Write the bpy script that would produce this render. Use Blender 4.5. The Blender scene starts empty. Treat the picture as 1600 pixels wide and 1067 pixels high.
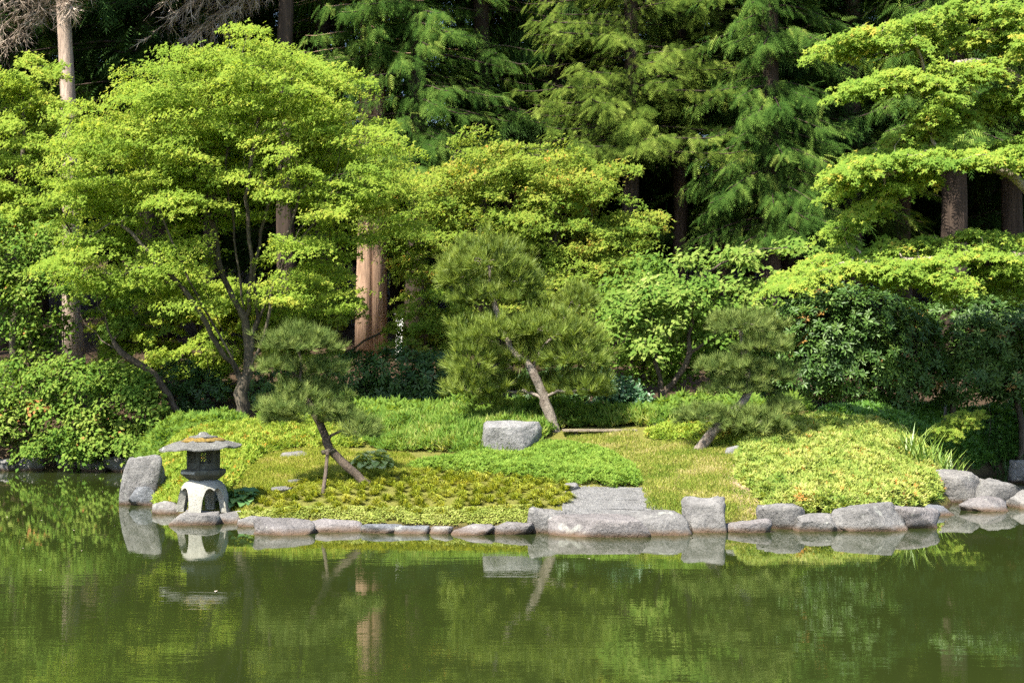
import bpy, bmesh, math
import numpy as np
from mathutils import Vector, Matrix

# ------------------------------------------------------------------ camera, sky, sun, exposure
scene = bpy.context.scene
C = scene.collection
FPX, HZ, CAMZ = 2222.0, 575.0, 2.0          # focal length and horizon in photo pixels, eye height above the pond
cam_d = bpy.data.cameras.new('camera')
cam = bpy.data.objects.new('camera', cam_d); C.objects.link(cam)
cam_d.sensor_width = 36.0; cam_d.lens = 36.0 * FPX / 1600.0
cam_d.shift_y = (HZ - 533.5) / 1600.0
cam_d.clip_end = 2000.0
cam.location = (0, 0, CAMZ); cam.rotation_euler = (math.radians(90), 0, 0)
scene.camera = cam

SUN_EL = math.radians(54)
SUN_TO = np.array([-0.62, -0.78])            # horizontal direction towards the sun: behind the camera, to the left
SUN_TO = SUN_TO / np.linalg.norm(SUN_TO)
world = bpy.data.worlds.new('World'); scene.world = world; world.use_nodes = True
wn = world.node_tree.nodes; wl = world.node_tree.links
sky = wn.new('ShaderNodeTexSky'); sky.sky_type = 'NISHITA'; sky.sun_disc = False
sky.sun_elevation = SUN_EL
sky.sun_rotation = math.atan2(SUN_TO[0], SUN_TO[1])
bg = wn['Background']; bg.inputs['Strength'].default_value = 0.11
wl.new(sky.outputs['Color'], bg.inputs['Color'])
sun_d = bpy.data.lights.new('sun', 'SUN'); sun_d.energy = 5.0; sun_d.angle = math.radians(0.53)
sun_d.color = (1.0, 0.94, 0.83)
sun = bpy.data.objects.new('sun', sun_d); C.objects.link(sun)
sdir = Vector((SUN_TO[0] * math.cos(SUN_EL), SUN_TO[1] * math.cos(SUN_EL), math.sin(SUN_EL)))
sun.rotation_euler = sdir.to_track_quat('Z', 'Y').to_euler()
sun.location = (-10, -10, 30)

scene.view_settings.view_transform = 'Standard'
scene.view_settings.look = 'None'
scene.view_settings.exposure = 1.68
scene.view_settings.gamma = 1.0
scene.view_settings.use_curve_mapping = False
cy = scene.cycles
cy.max_bounces = 6; cy.diffuse_bounces = 3; cy.glossy_bounces = 3; cy.transmission_bounces = 4
cy.transparent_max_bounces = 4; cy.volume_bounces = 0
cy.caustics_reflective = False; cy.caustics_refractive = False
cy.use_light_tree = False
cy.use_adaptive_sampling = True; cy.adaptive_threshold = 0.02
cy.use_denoising = False
try:
    cy.denoiser = 'OPENIMAGEDENOISE'; cy.denoising_prefilter = 'ACCURATE'
except Exception:
    pass

RNG = np.random.default_rng(7)
def R(seed): return np.random.default_rng(seed)

# ------------------------------------------------------------------ helpers: objects
def tag(o, label=None, cat=None, group=None, kind=None):
    if label: o['label'] = label
    if cat: o['category'] = cat
    if group: o['group'] = group
    if kind: o['kind'] = kind
    return o
def empty(name, loc=(0, 0, 0)):
    o = bpy.data.objects.new(name, None); C.objects.link(o); o.location = loc
    o.empty_display_size = 0.2
    return o
def thing(name, label, cat, loc=(0, 0, 0), group=None):
    return tag(empty(name, loc), label, cat, group)
def link_mesh(name, me, mat, parent=None):
    o = bpy.data.objects.new(name, me); C.objects.link(o)
    if mat: me.materials.append(mat)
    if parent is not None:
        o.parent = parent
        o.matrix_parent_inverse = Matrix.Translation(-Vector(parent.location)) if parent.parent is None else Matrix()
    return o
def mesh_np(name, V, F, tint=None, smooth=False):
    """mesh from numpy: V (n,3), F (m,3) or (m,4)"""
    V = np.ascontiguousarray(V, dtype=np.float32); F = np.ascontiguousarray(F, dtype=np.int32)
    k = F.shape[1]; m = len(F)
    me = bpy.data.meshes.new(name)
    me.vertices.add(len(V)); me.vertices.foreach_set('co', V.ravel())
    me.loops.add(m * k); me.loops.foreach_set('vertex_index', F.ravel())
    me.polygons.add(m)
    me.polygons.foreach_set('loop_start', np.arange(0, m * k, k, dtype=np.int32))
    me.polygons.foreach_set('loop_total', np.full(m, k, dtype=np.int32))
    if smooth: me.polygons.foreach_set('use_smooth', np.ones(m, dtype=bool))
    me.update(calc_edges=True)
    if tint is not None:
        a = me.attributes.new('tint', 'FLOAT', 'FACE')
        a.data.foreach_set('value', np.ascontiguousarray(tint, dtype=np.float32))
    return me

# ------------------------------------------------------------------ helpers: pixel <-> place
def P(px, py, D):
    return np.array([(px - 800.0) / FPX * D, D, CAMZ + (HZ - py) / FPX * D])
def W0(px, py):                                # point of the pond surface seen at a pixel
    return P(px, py, FPX * CAMZ / (py - HZ))[:2]

shore_px = [(1484, 792), (1440, 803), (1400, 814), (1320, 820), (1200, 822), (1130, 824), (1070, 826), (860, 829),
            (770, 828), (660, 826), (560, 825), (480, 824), (400, 822), (345, 811), (280, 806), (222, 784),
            (212, 760), (204, 741), (190, 734), (80, 731), (0, 731), (-100, 730)]
POND = [(-26, 2.6), (26, 2.6), (26, 27.5), (9.2, 27.0), (8.0, 25.4), (7.2, 22.8)] + [tuple(W0(*p)) for p in shore_px] + [(-26, 30.0)]
POND = np.array(POND)

def poly_dist(x, y, poly):
    """signed distance, negative inside"""
    x = np.asarray(x, float); y = np.asarray(y, float)
    d = np.full(x.shape, 1e9); inside = np.zeros(x.shape, bool)
    n = len(poly)
    for i in range(n):
        ax, ay = poly[i]; bx, by = poly[(i + 1) % n]
        ex, ey = bx - ax, by - ay
        t = np.clip(((x - ax) * ex + (y - ay) * ey) / (ex * ex + ey * ey + 1e-12), 0, 1)
        d = np.minimum(d, np.hypot(x - ax - t * ex, y - ay - t * ey))
        c = ((ay > y) != (by > y)) & (x < (bx - ax) * (y - ay) / (by - ay + 1e-12) + ax)
        inside ^= c
    return np.where(inside, -d, d)

HY = [-50, 10, 16, 18, 20, 22.7, 24, 26, 28, 32, 37, 45, 60, 100, 300]
HH = [.30, .30, .30, .36, .44, .66, .90, 1.02, 1.12, 1.5, 2.3, 3.6, 7.5, 16, 22]
def wob(x, y, s, ph):
    return (np.sin(x * 1.3 * s + ph) * np.cos(y * 1.1 * s + 2 * ph) + .6 * np.sin(x * 2.9 * s - y * 1.7 * s + ph * 3) + .4 * np.cos(y * 4.1 * s + x * 1.9 * s + ph)) / 2
def H(x, y):
    x = np.asarray(x, float); y = np.asarray(y, float)
    d = poly_dist(x, y, POND)
    f = np.interp(y, HY, HH) + .26 / (1 + np.exp(-(x - 2.6) / .6)) * np.clip((y - 19.8) / 3.2, 0, 1) * np.clip((31 - y) / 3, 0, 1)
    land = 0.04 + f * (1 - np.exp(-np.maximum(d, 0) / 0.85)) + 0.03 * wob(x, y, 1.5, .7) * np.clip(d, 0, 1)
    water = -0.03 - 0.75 * (1 - np.exp(np.minimum(d, 0) / 0.8))
    return np.where(d > 0, land, water)
def G(px, py):
    """where the sight line of a pixel meets the land"""
    D = np.arange(12.0, 90.0, 0.03)
    x = (px - 800.0) / FPX * D; z = CAMZ + (HZ - py) / FPX * D
    hit = np.nonzero(z <= H(x, D))[0]
    i = hit[0] if len(hit) else len(D) - 1
    return np.array([x[i], D[i], float(H(x[i], D[i]))])
def on_ground(px, D):
    x = (px - 800.0) / FPX * D
    return np.array([x, D, float(H(x, D))])

# ------------------------------------------------------------------ materials
def new_mat(name):
    m = bpy.data.materials.new(name); m.use_nodes = True
    nt = m.node_tree
    for n in list(nt.nodes):
        if n.type != 'OUTPUT_MATERIAL': nt.nodes.remove(n)
    return m, nt, nt.nodes, nt.links, [n for n in nt.nodes if n.type == 'OUTPUT_MATERIAL'][0]
def ramp(nt, stops):
    r = nt.nodes.new('ShaderNodeValToRGB'); e = r.color_ramp.elements
    while len(e) < len(stops): e.new(0.5)
    for k, (p, c) in enumerate(stops):
        e[k].position = p; e[k].color = (*c, 1)
    return r
def noise_node(nt, scale, detail=4, rough=.6, vec=None, mapping=None):
    n = nt.nodes.new('ShaderNodeTexNoise'); n.inputs['Scale'].default_value = scale
    n.inputs['Detail'].default_value = detail; n.inputs['Roughness'].default_value = rough
    if vec is not None:
        if mapping:
            mp = nt.nodes.new('ShaderNodeMapping'); mp.inputs['Scale'].default_value = mapping
            nt.links.new(vec, mp.inputs['Vector']); vec = mp.outputs['Vector']
        nt.links.new(vec, n.inputs['Vector'])
    return n
def leaf_mat(name, stops, trans=.35, rough=.5, spec=.25, tcol=(1.25, 1.15, .55), patch=.35, pscale=.9):
    m, nt, N, L, out = new_mat(name)
    at = N.new('ShaderNodeAttribute'); at.attribute_name = 'tint'
    geo = N.new('ShaderNodeNewGeometry')
    nz = noise_node(nt, pscale, 2, .5, geo.outputs['Position'])
    ad = N.new('ShaderNodeMath'); ad.operation = 'MULTIPLY_ADD'
    L.new(nz.outputs['Fac'], ad.inputs[0]); ad.inputs[1].default_value = patch * 2; ad.inputs[2].default_value = -patch
    sm = N.new('ShaderNodeMath'); sm.operation = 'ADD'; sm.use_clamp = True
    L.new(at.outputs['Fac'], sm.inputs[0]); L.new(ad.outputs[0], sm.inputs[1])
    r = ramp(nt, stops); L.new(sm.outputs[0], r.inputs['Fac'])
    if spec >= .28:
        p = N.new('ShaderNodeBsdfPrincipled'); L.new(r.outputs['Color'], p.inputs['Base Color'])
        p.inputs['Roughness'].default_value = rough; p.inputs['Specular IOR Level'].default_value = spec
    else:
        p = N.new('ShaderNodeBsdfDiffuse'); L.new(r.outputs['Color'], p.inputs['Color'])
    if trans > 0:
        t = N.new('ShaderNodeBsdfTranslucent')
        mc = N.new('ShaderNodeMix'); mc.data_type = 'RGBA'; mc.blend_type = 'MULTIPLY'; mc.inputs[0].default_value = 1
        L.new(r.outputs['Color'], mc.inputs[6]); mc.inputs[7].default_value = (*tcol, 1)
        L.new(mc.outputs[2], t.inputs['Color'])
        mx = N.new('ShaderNodeMixShader'); mx.inputs[0].default_value = trans
        L.new(p.outputs[0], mx.inputs[1]); L.new(t.outputs[0], mx.inputs[2]); L.new(mx.outputs[0], out.inputs['Surface'])
    else:
        L.new(p.outputs[0], out.inputs['Surface'])
    return m
def bark_mat(name, a, b, scale=6, stretch=.18, rough=.9, moss=None):
    m, nt, N, L, out = new_mat(name)
    geo = N.new('ShaderNodeNewGeometry')
    n1 = noise_node(nt, scale, 6, .65, geo.outputs['Position'], (1, 1, stretch))
    n2 = noise_node(nt, scale * 6, 4, .7, geo.outputs['Position'], (1, 1, stretch * 1.4))
    r = ramp(nt, [(.32, a), (.62, b)]); L.new(n1.outputs['Fac'], r.inputs['Fac'])
    r2 = ramp(nt, [(.35, (.45, .45, .45)), (.6, (1, 1, 1))]); L.new(n2.outputs['Fac'], r2.inputs['Fac'])
    mx = N.new('ShaderNodeMix'); mx.data_type = 'RGBA'; mx.blend_type = 'MULTIPLY'; mx.inputs[0].default_value = .8
    L.new(r.outputs['Color'], mx.inputs[6]); L.new(r2.outputs['Color'], mx.inputs[7])
    p = N.new('ShaderNodeBsdfPrincipled'); p.inputs['Roughness'].default_value = rough; p.inputs['Specular IOR Level'].default_value = .2
    L.new(mx.outputs[2], p.inputs['Base Color'])
    bp = N.new('ShaderNodeBump'); bp.inputs['Strength'].default_value = .9; bp.inputs['Distance'].default_value = .02
    L.new(n2.outputs['Fac'], bp.inputs['Height']); L.new(bp.outputs[0], p.inputs['Normal'])
    L.new(p.outputs[0], out.inputs['Surface'])
    return m
def stone_mat(name, dark, light, tintcol=(.36, .30, .29), scale=3.0, stain=True, lichen=.25, bump=.7):
    m, nt, N, L, out = new_mat(name)
    tc = N.new('ShaderNodeTexCoord'); geo = N.new('ShaderNodeNewGeometry'); oi = N.new('ShaderNodeObjectInfo')
    v = geo.outputs['Position']
    n1 = noise_node(nt, scale, 8, .68, v); n2 = noise_node(nt, scale * 9, 6, .75, v); n3 = noise_node(nt, scale * 2.2, 5, .6, v)
    r = ramp(nt, [(.3, dark), (.55, tuple((a + b) / 2 for a, b in zip(dark, light))), (.72, light)]); L.new(n1.outputs['Fac'], r.inputs['Fac'])
    m1 = N.new('ShaderNodeMix'); m1.data_type = 'RGBA'; m1.blend_type = 'MIX'
    L.new(oi.outputs['Random'], m1.inputs[0])
    mm = N.new('ShaderNodeMath'); mm.operation = 'MULTIPLY'; L.new(oi.outputs['Random'], mm.inputs[0]); mm.inputs[1].default_value = .45
    L.new(mm.outputs[0], m1.inputs[0])
    L.new(r.outputs['Color'], m1.inputs[6]); m1.inputs[7].default_value = (*tintcol, 1)
    # speckle
    r2 = ramp(nt, [(.33, (.42, .42, .42)), (.5, (.95, .95, .95)), (.7, (1.25, 1.25, 1.22))]); L.new(n2.outputs['Fac'], r2.inputs['Fac'])
    m2 = N.new('ShaderNodeMix'); m2.data_type = 'RGBA'; m2.blend_type = 'MULTIPLY'; m2.inputs[0].default_value = .85
    L.new(m1.outputs[2], m2.inputs[6]); L.new(r2.outputs['Color'], m2.inputs[7])
    # lichen
    r3 = ramp(nt, [(.60, (0, 0, 0)), (.66, (1, 1, 1))]); L.new(n3.outputs['Fac'], r3.inputs['Fac'])
    ml = N.new('ShaderNodeMath'); ml.operation = 'MULTIPLY'; L.new(r3.outputs['Color'], ml.inputs[0]); ml.inputs[1].default_value = lichen
    m3 = N.new('ShaderNodeMix'); m3.data_type = 'RGBA'; L.new(ml.outputs[0], m3.inputs[0])
    L.new(m2.outputs[2], m3.inputs[6]); m3.inputs[7].default_value = (.50, .51, .44, 1)
    col = m3.outputs[2]
    if stain:                                   # brown tide mark just above the pond
        sx = N.new('ShaderNodeSeparateXYZ'); L.new(v, sx.inputs[0])
        nn = noise_node(nt, 7, 3, .6, v)
        ma = N.new('ShaderNodeMath'); ma.operation = 'MULTIPLY_ADD'; L.new(nn.outputs['Fac'], ma.inputs[0]); ma.inputs[1].default_value = -.06; L.new(sx.outputs['Z'], ma.inputs[2])
        mr = N.new('ShaderNodeMapRange'); L.new(ma.outputs[0], mr.inputs['Value'])
        mr.inputs['From Min'].default_value = -.015; mr.inputs['From Max'].default_value = .045; mr.inputs['To Min'].default_value = .9; mr.inputs['To Max'].default_value = 0
        m4 = N.new('ShaderNodeMix'); m4.data_type = 'RGBA'; L.new(mr.outputs[0], m4.inputs[0]); L.new(col, m4.inputs[6]); m4.inputs[7].default_value = (.085, .05, .025, 1)
        col = m4.outputs[2]
    p = N.new('ShaderNodeBsdfPrincipled'); p.inputs['Roughness'].default_value = .85; p.inputs['Specular IOR Level'].default_value = .3
    L.new(col, p.inputs['Base Color'])
    b1 = N.new('ShaderNodeBump'); b1.inputs['Strength'].default_value = bump; b1.inputs['Distance'].default_value = .03; L.new(n2.outputs['Fac'], b1.inputs['Height'])
    b2 = N.new('ShaderNodeBump'); b2.inputs['Strength'].default_value = bump; b2.inputs['Distance'].default_value = .12; L.new(n1.outputs['Fac'], b2.inputs['Height']); L.new(b1.outputs[0], b2.inputs['Normal'])
    L.new(b2.outputs[0], p.inputs['Normal']); L.new(p.outputs[0], out.inputs['Surface'])
    return m
def plain_mat(name, col, rough=.8, nscale=20, var=.3, bump=.2):
    m, nt, N, L, out = new_mat(name)
    geo = N.new('ShaderNodeNewGeometry'); n = noise_node(nt, nscale, 5, .6, geo.outputs['Position'])
    r = ramp(nt, [(.3, tuple(c * (1 - var) for c in col)), (.7, tuple(c * (1 + var) for c in col))]); L.new(n.outputs['Fac'], r.inputs['Fac'])
    p = N.new('ShaderNodeBsdfPrincipled'); p.inputs['Roughness'].default_value = rough; p.inputs['Specular IOR Level'].default_value = .25
    L.new(r.outputs['Color'], p.inputs['Base Color'])
    b = N.new('ShaderNodeBump'); b.inputs['Strength'].default_value = bump; b.inputs['Distance'].default_value = .02
    L.new(n.outputs['Fac'], b.inputs['Height']); L.new(b.outputs[0], p.inputs['Normal'])
    L.new(p.outputs[0], out.inputs['Surface'])
    return m

M = {}
M['maple'] = leaf_mat('maple_leaf', [(0, (.15, .24, .035)), (.4, (.24, .34, .05)), (.75, (.32, .39, .06)), (1, (.44, .43, .08))], .55, tcol=(1.25, 1.2, .7))
M['maple_right'] = leaf_mat('maple_leaf_right', [(0, (.12, .22, .035)), (.5, (.22, .32, .05)), (.85, (.32, .37, .06)), (1, (.45, .37, .07))], .5, tcol=(1.25, 1.2, .7))
M['vine'] = leaf_mat('vine_maple_leaf', [(0, (.11, .19, .03)), (.45, (.20, .28, .042)), (.85, (.31, .34, .06)), (.97, (.40, .34, .07)), (1, (.48, .25, .06))], .5, patch=.5)
M['understory'] = leaf_mat('understory_leaf', [(0, (.08, .16, .03)), (.5, (.14, .23, .04)), (1, (.22, .30, .055))], .45)
M['pale_shrub'] = leaf_mat('pale_shrub_leaf', [(0, (.06, .13, .022)), (.45, (.12, .20, .032)), (.85, (.20, .26, .05)), (.99, (.26, .30, .08)), (1, (.34, .16, .06))], .35, .5, .2)
M['dogwood'] = leaf_mat('dogwood_leaf', [(0, (.07, .15, .025)), (.5, (.14, .22, .04)), (.85, (.22, .28, .065)), (1, (.30, .35, .11))], .38, .5, .2)
M['rhodo'] = leaf_mat('rhododendron_leaf', [(0, (.028, .07, .012)), (.5, (.054, .112, .02)), (.9, (.095, .165, .03)), (.998, (.15, .22, .045)), (1, (.26, .15, .04))], .2, .45, .3)
M['dark_shrub'] = leaf_mat('dark_shrub_leaf', [(0, (.022, .055, .012)), (.5, (.04, .09, .018)), (1, (.075, .14, .028))], .18, .42, .35)
M['teal_shrub'] = leaf_mat('teal_shrub_leaf', [(0, (.03, .09, .035)), (.5, (.06, .14, .055)), (1, (.10, .19, .08))], .2, .4, .4)
M['pine_blue'] = leaf_mat('pine_needles_blue', [(0, (.06, .10, .028)), (.5, (.125, .175, .045)), (1, (.22, .27, .08))], .2, .5, .2)
M['pine_green'] = leaf_mat('pine_needles_green', [(0, (.075, .12, .018)), (.5, (.15, .21, .03)), (1, (.25, .31, .055))], .22, .5, .3)
M['cedar'] = leaf_mat('cedar_frond', [(0, (.02, .05, .010)), (.5, (.05, .10, .018)), (.85, (.11, .175, .032)), (1, (.20, .26, .05))], .22, .7, .06, patch=.65, pscale=1.1)
M['hemlock'] = leaf_mat('hemlock_frond', [(0, (.03, .058, .010)), (.5, (.075, .115, .018)), (.85, (.135, .18, .03)), (1, (.20, .25, .05))], .22, .7, .06, patch=.6, pscale=1.1)
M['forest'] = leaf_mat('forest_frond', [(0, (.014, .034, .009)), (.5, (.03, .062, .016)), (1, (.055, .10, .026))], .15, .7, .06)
M['dead'] = leaf_mat('dead_twigs', [(0, (.17, .13, .10)), (.5, (.30, .24, .19)), (1, (.42, .35, .28))], 0, .8, .1)
M['moss_blade'] = leaf_mat('moss_blades', [(0, (.11, .16, .02)), (.4, (.20, .24, .03)), (.75, (.29, .29, .055)), (1, (.38, .32, .11))], .3, .6, .15, patch=.6, pscale=1.8)
M['dry_moss'] = leaf_mat('dry_moss_blades', [(0, (.10, .16, .025)), (.4, (.18, .23, .035)), (.7, (.30, .29, .07)), (1, (.46, .39, .19))], .3, .6, .15, patch=.8, pscale=1.6)
M['tuft'] = leaf_mat('sedge_tuft_blades', [(0, (.15, .20, .025)), (.5, (.26, .30, .04)), (1, (.40, .39, .09))], .42, .55, .2, patch=.5, pscale=1.5)
M['sedum'] = leaf_mat('sedum_leaves', [(0, (.12, .17, .03)), (.5, (.22, .26, .055)), (1, (.34, .35, .11))], .3, .6, .2, patch=.5, pscale=2.2)
M['hedge'] = leaf_mat('low_hedge_leaves', [(0, (.10, .19, .03)), (.5, (.18, .28, .045)), (1, (.27, .36, .07))], .38, .5, .2)
M['bright'] = leaf_mat('bright_grass', [(0, (.08, .16, .03)), (.45, (.14, .24, .04)), (.8, (.24, .31, .07)), (1, (.36, .36, .12))], .4, .5, .2, patch=.6, pscale=1.7)
M['nandina'] = leaf_mat('yellow_shrub_leaves', [(0, (.12, .21, .04)), (.35, (.22, .29, .06)), (.7, (.32, .36, .09)), (.94, (.42, .42, .15)), (1, (.44, .22, .06))], .38, .5, .2, patch=.5, pscale=1.6)
M['lantern_cover'] = leaf_mat('lantern_side_leaves', [(0, (.11, .20, .025)), (.45, (.22, .30, .04)), (.85, (.34, .37, .07)), (1, (.42, .24, .04))], .35, .5, .25, patch=.4, pscale=1.4)
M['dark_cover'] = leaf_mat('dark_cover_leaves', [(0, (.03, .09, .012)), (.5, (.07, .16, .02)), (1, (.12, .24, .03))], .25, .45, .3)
M['hosta'] = leaf_mat('hosta_leaf', [(0, (.24, .34, .08)), (.5, (.38, .46, .15)), (1, (.55, .58, .28))], .35, .45, .35, patch=.1)
M['hosta_shaded'] = leaf_mat('hosta_shaded_leaf', [(0, (.06, .14, .05)), (.5, (.09, .19, .06)), (1, (.16, .27, .08))], .25, .4, .4, patch=.1)  # darker hosta leaf, the lantern's cast shadow is put into its colour
M['iris'] = leaf_mat('iris_blade', [(0, (.10, .20, .03)), (.5, (.18, .28, .05)), (1, (.30, .38, .10))], .3, .4, .4)
M['darkgrass'] = leaf_mat('dark_grass_blade', [(0, (.02, .06, .012)), (.5, (.04, .10, .02)), (1, (.08, .15, .03))], .2, .4, .4)
M['bark_dark'] = bark_mat('bark_maple', (.035, .028, .02), (.12, .10, .07), 5)
M['bark_pine'] = bark_mat('bark_pine', (.09, .07, .055), (.32, .27, .22), 7, .5)
M['bark_pine_dark'] = bark_mat('bark_pine_dark', (.04, .03, .022), (.13, .10, .075), 7, .5)
M['bark_cedar'] = bark_mat('bark_cedar', (.22, .13, .08), (.48, .32, .22), 4, .05)
M['bark_fir'] = bark_mat('bark_fir', (.20, .145, .11), (.42, .32, .25), 5, .12)
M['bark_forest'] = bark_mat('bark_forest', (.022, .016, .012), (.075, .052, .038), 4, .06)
M['bark_pale'] = bark_mat('bark_pale', (.20, .16, .11), (.40, .34, .25), 6, .3)
M['wood'] = bark_mat('weathered_wood', (.12, .09, .06), (.30, .25, .18), 6, .3)
M['rock'] = stone_mat('shore_stone', (.075, .073, .07), (.26, .25, .238), (.215, .20, .185))
M['rock_purple'] = stone_mat('purple_stone', (.08, .074, .072), (.25, .23, .222), (.215, .193, .188))
M['rock_slate'] = stone_mat('slate_stone', (.07, .074, .08), (.21, .218, .23), (.16, .168, .18))
M['boulder'] = stone_mat('pale_boulder', (.12, .117, .114), (.29, .286, .28), (.225, .22, .21), 4, False, .2)
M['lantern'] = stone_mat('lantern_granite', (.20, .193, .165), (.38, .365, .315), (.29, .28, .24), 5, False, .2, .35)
M['lantern_dark'] = stone_mat('lantern_shaded', (.04, .038, .028), (.11, .105, .08), (.085, .08, .06), 5, False, .1, .35)  # darker copy of the granite, shade under the roof put into the colour
M['lantern_roof'] = stone_mat('lantern_roof_stone', (.075, .073, .066), (.24, .235, .215), (.15, .146, .132), 6, False, .6, .7)
M['slab'] = stone_mat('path_slab', (.10, .098, .094), (.24, .235, .228), (.19, .185, .178), 6, False, .15)
M['orange_moss'] = plain_mat('orange_moss', (.15, .10, .022), .95, 30, .6, .9)
M['gravel'] = leaf_mat('gravel_stones', [(0, (.12, .117, .11)), (.5, (.18, .175, .166)), (1, (.25, .243, .23))], 0, .85, .2)
M['white_wall'] = plain_mat('white_plaster', (.72, .72, .70), .8, 8, .08, .1)
M['dark_gap'] = plain_mat('dark_opening', (.02, .02, .02), .8)

# ------------------------------------------------------------------ ground
gx = np.concatenate([[-400, -200, -100, -60, -40, -30, -24, -20, -17, -15, -13], np.arange(-12, -9, .4), np.arange(-9, 9, .14), np.arange(9, 12.1, .4), [13, 15, 17, 20, 24, 30, 40, 60, 100, 200, 400]])
gy = np.concatenate([[-200, -80, -30, -12, -6, -2, 0, 1, 1.6, 2, 2.4, 2.8, 3.4, 4.5, 7, 10, 13, 15], np.arange(16, 29.5, .13), np.arange(29.5, 42, .4), np.arange(42, 70, 1.5), [75, 85, 100, 130, 180, 260, 400, 700]])
XX, YY = np.meshgrid(gx, gy)
ZZ = H(XX.ravel(), YY.ravel())
V = np.stack([XX.ravel(), YY.ravel(), ZZ], 1)
nx, ny = len(gx), len(gy)
ii = (np.arange(ny - 1)[:, None] * nx + np.arange(nx - 1)[None, :]).ravel()
F = np.stack([ii, ii + 1, ii + nx + 1, ii + nx], 1)
me = mesh_np('ground', V, F, smooth=True)
def ground_material():
    m, nt, N, L, out = new_mat('garden_soil')
    geo = N.new('ShaderNodeNewGeometry'); v = geo.outputs['Position']
    n1 = noise_node(nt, 2.2, 6, .65, v); n2 = noise_node(nt, 28, 6, .75, v); n3 = noise_node(nt, .7, 3, .5, v)
    soil = ramp(nt, [(.3, (.022, .015, .009)), (.5, (.05, .033, .02)), (.66, (.10, .07, .042))]); L.new(n2.outputs['Fac'], soil.inputs['Fac'])
    moss = ramp(nt, [(.25, (.06, .07, .016)), (.5, (.13, .13, .028)), (.75, (.21, .185, .06))]); L.new(n2.outputs['Fac'], moss.inputs['Fac'])
    sx = N.new('ShaderNodeSeparateXYZ'); L.new(v, sx.inputs[0])
    ma = N.new('ShaderNodeMath'); ma.operation = 'MULTIPLY_ADD'; L.new(n1.outputs['Fac'], ma.inputs[0]); ma.inputs[1].default_value = 3.0; L.new(sx.outputs['Y'], ma.inputs[2])
    mr = N.new('ShaderNodeMapRange'); L.new(ma.outputs[0], mr.inputs['Value']); mr.inputs['From Min'].default_value = 26; mr.inputs['From Max'].default_value = 28.5; mr.inputs['To Min'].default_value = 1; mr.inputs['To Max'].default_value = 0
    mx = N.new('ShaderNodeMix'); mx.data_type = 'RGBA'; L.new(mr.outputs[0], mx.inputs[0]); L.new(soil.outputs['Color'], mx.inputs[6]); L.new(moss.outputs['Color'], mx.inputs[7])
    mz = N.new('ShaderNodeMapRange'); L.new(sx.outputs['Z'], mz.inputs['Value']); mz.inputs['From Min'].default_value = .02; mz.inputs['From Max'].default_value = .10
    mw = N.new('ShaderNodeMix'); mw.data_type = 'RGBA'; L.new(mz.outputs[0], mw.inputs[0]); mw.inputs[6].default_value = (.05, .035, .018, 1); L.new(mx.outputs[2], mw.inputs[7])
    p = N.new('ShaderNodeBsdfPrincipled'); p.inputs['Roughness'].default_value = .95; p.inputs['Specular IOR Level'].default_value = .1
    L.new(mw.outputs[2], p.inputs['Base Color'])
    b = N.new('ShaderNodeBump'); b.inputs['Strength'].default_value = .8; b.inputs['Distance'].default_value = .04; L.new(n2.outputs['Fac'], b.inputs['Height']); L.new(b.outputs[0], p.inputs['Normal'])
    L.new(p.outputs[0], out.inputs['Surface'])
    return m
g = link_mesh('ground', me, ground_material()); tag(g, 'mossy garden mound and brown forest floor rising behind the pond', 'ground', kind='structure')

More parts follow.
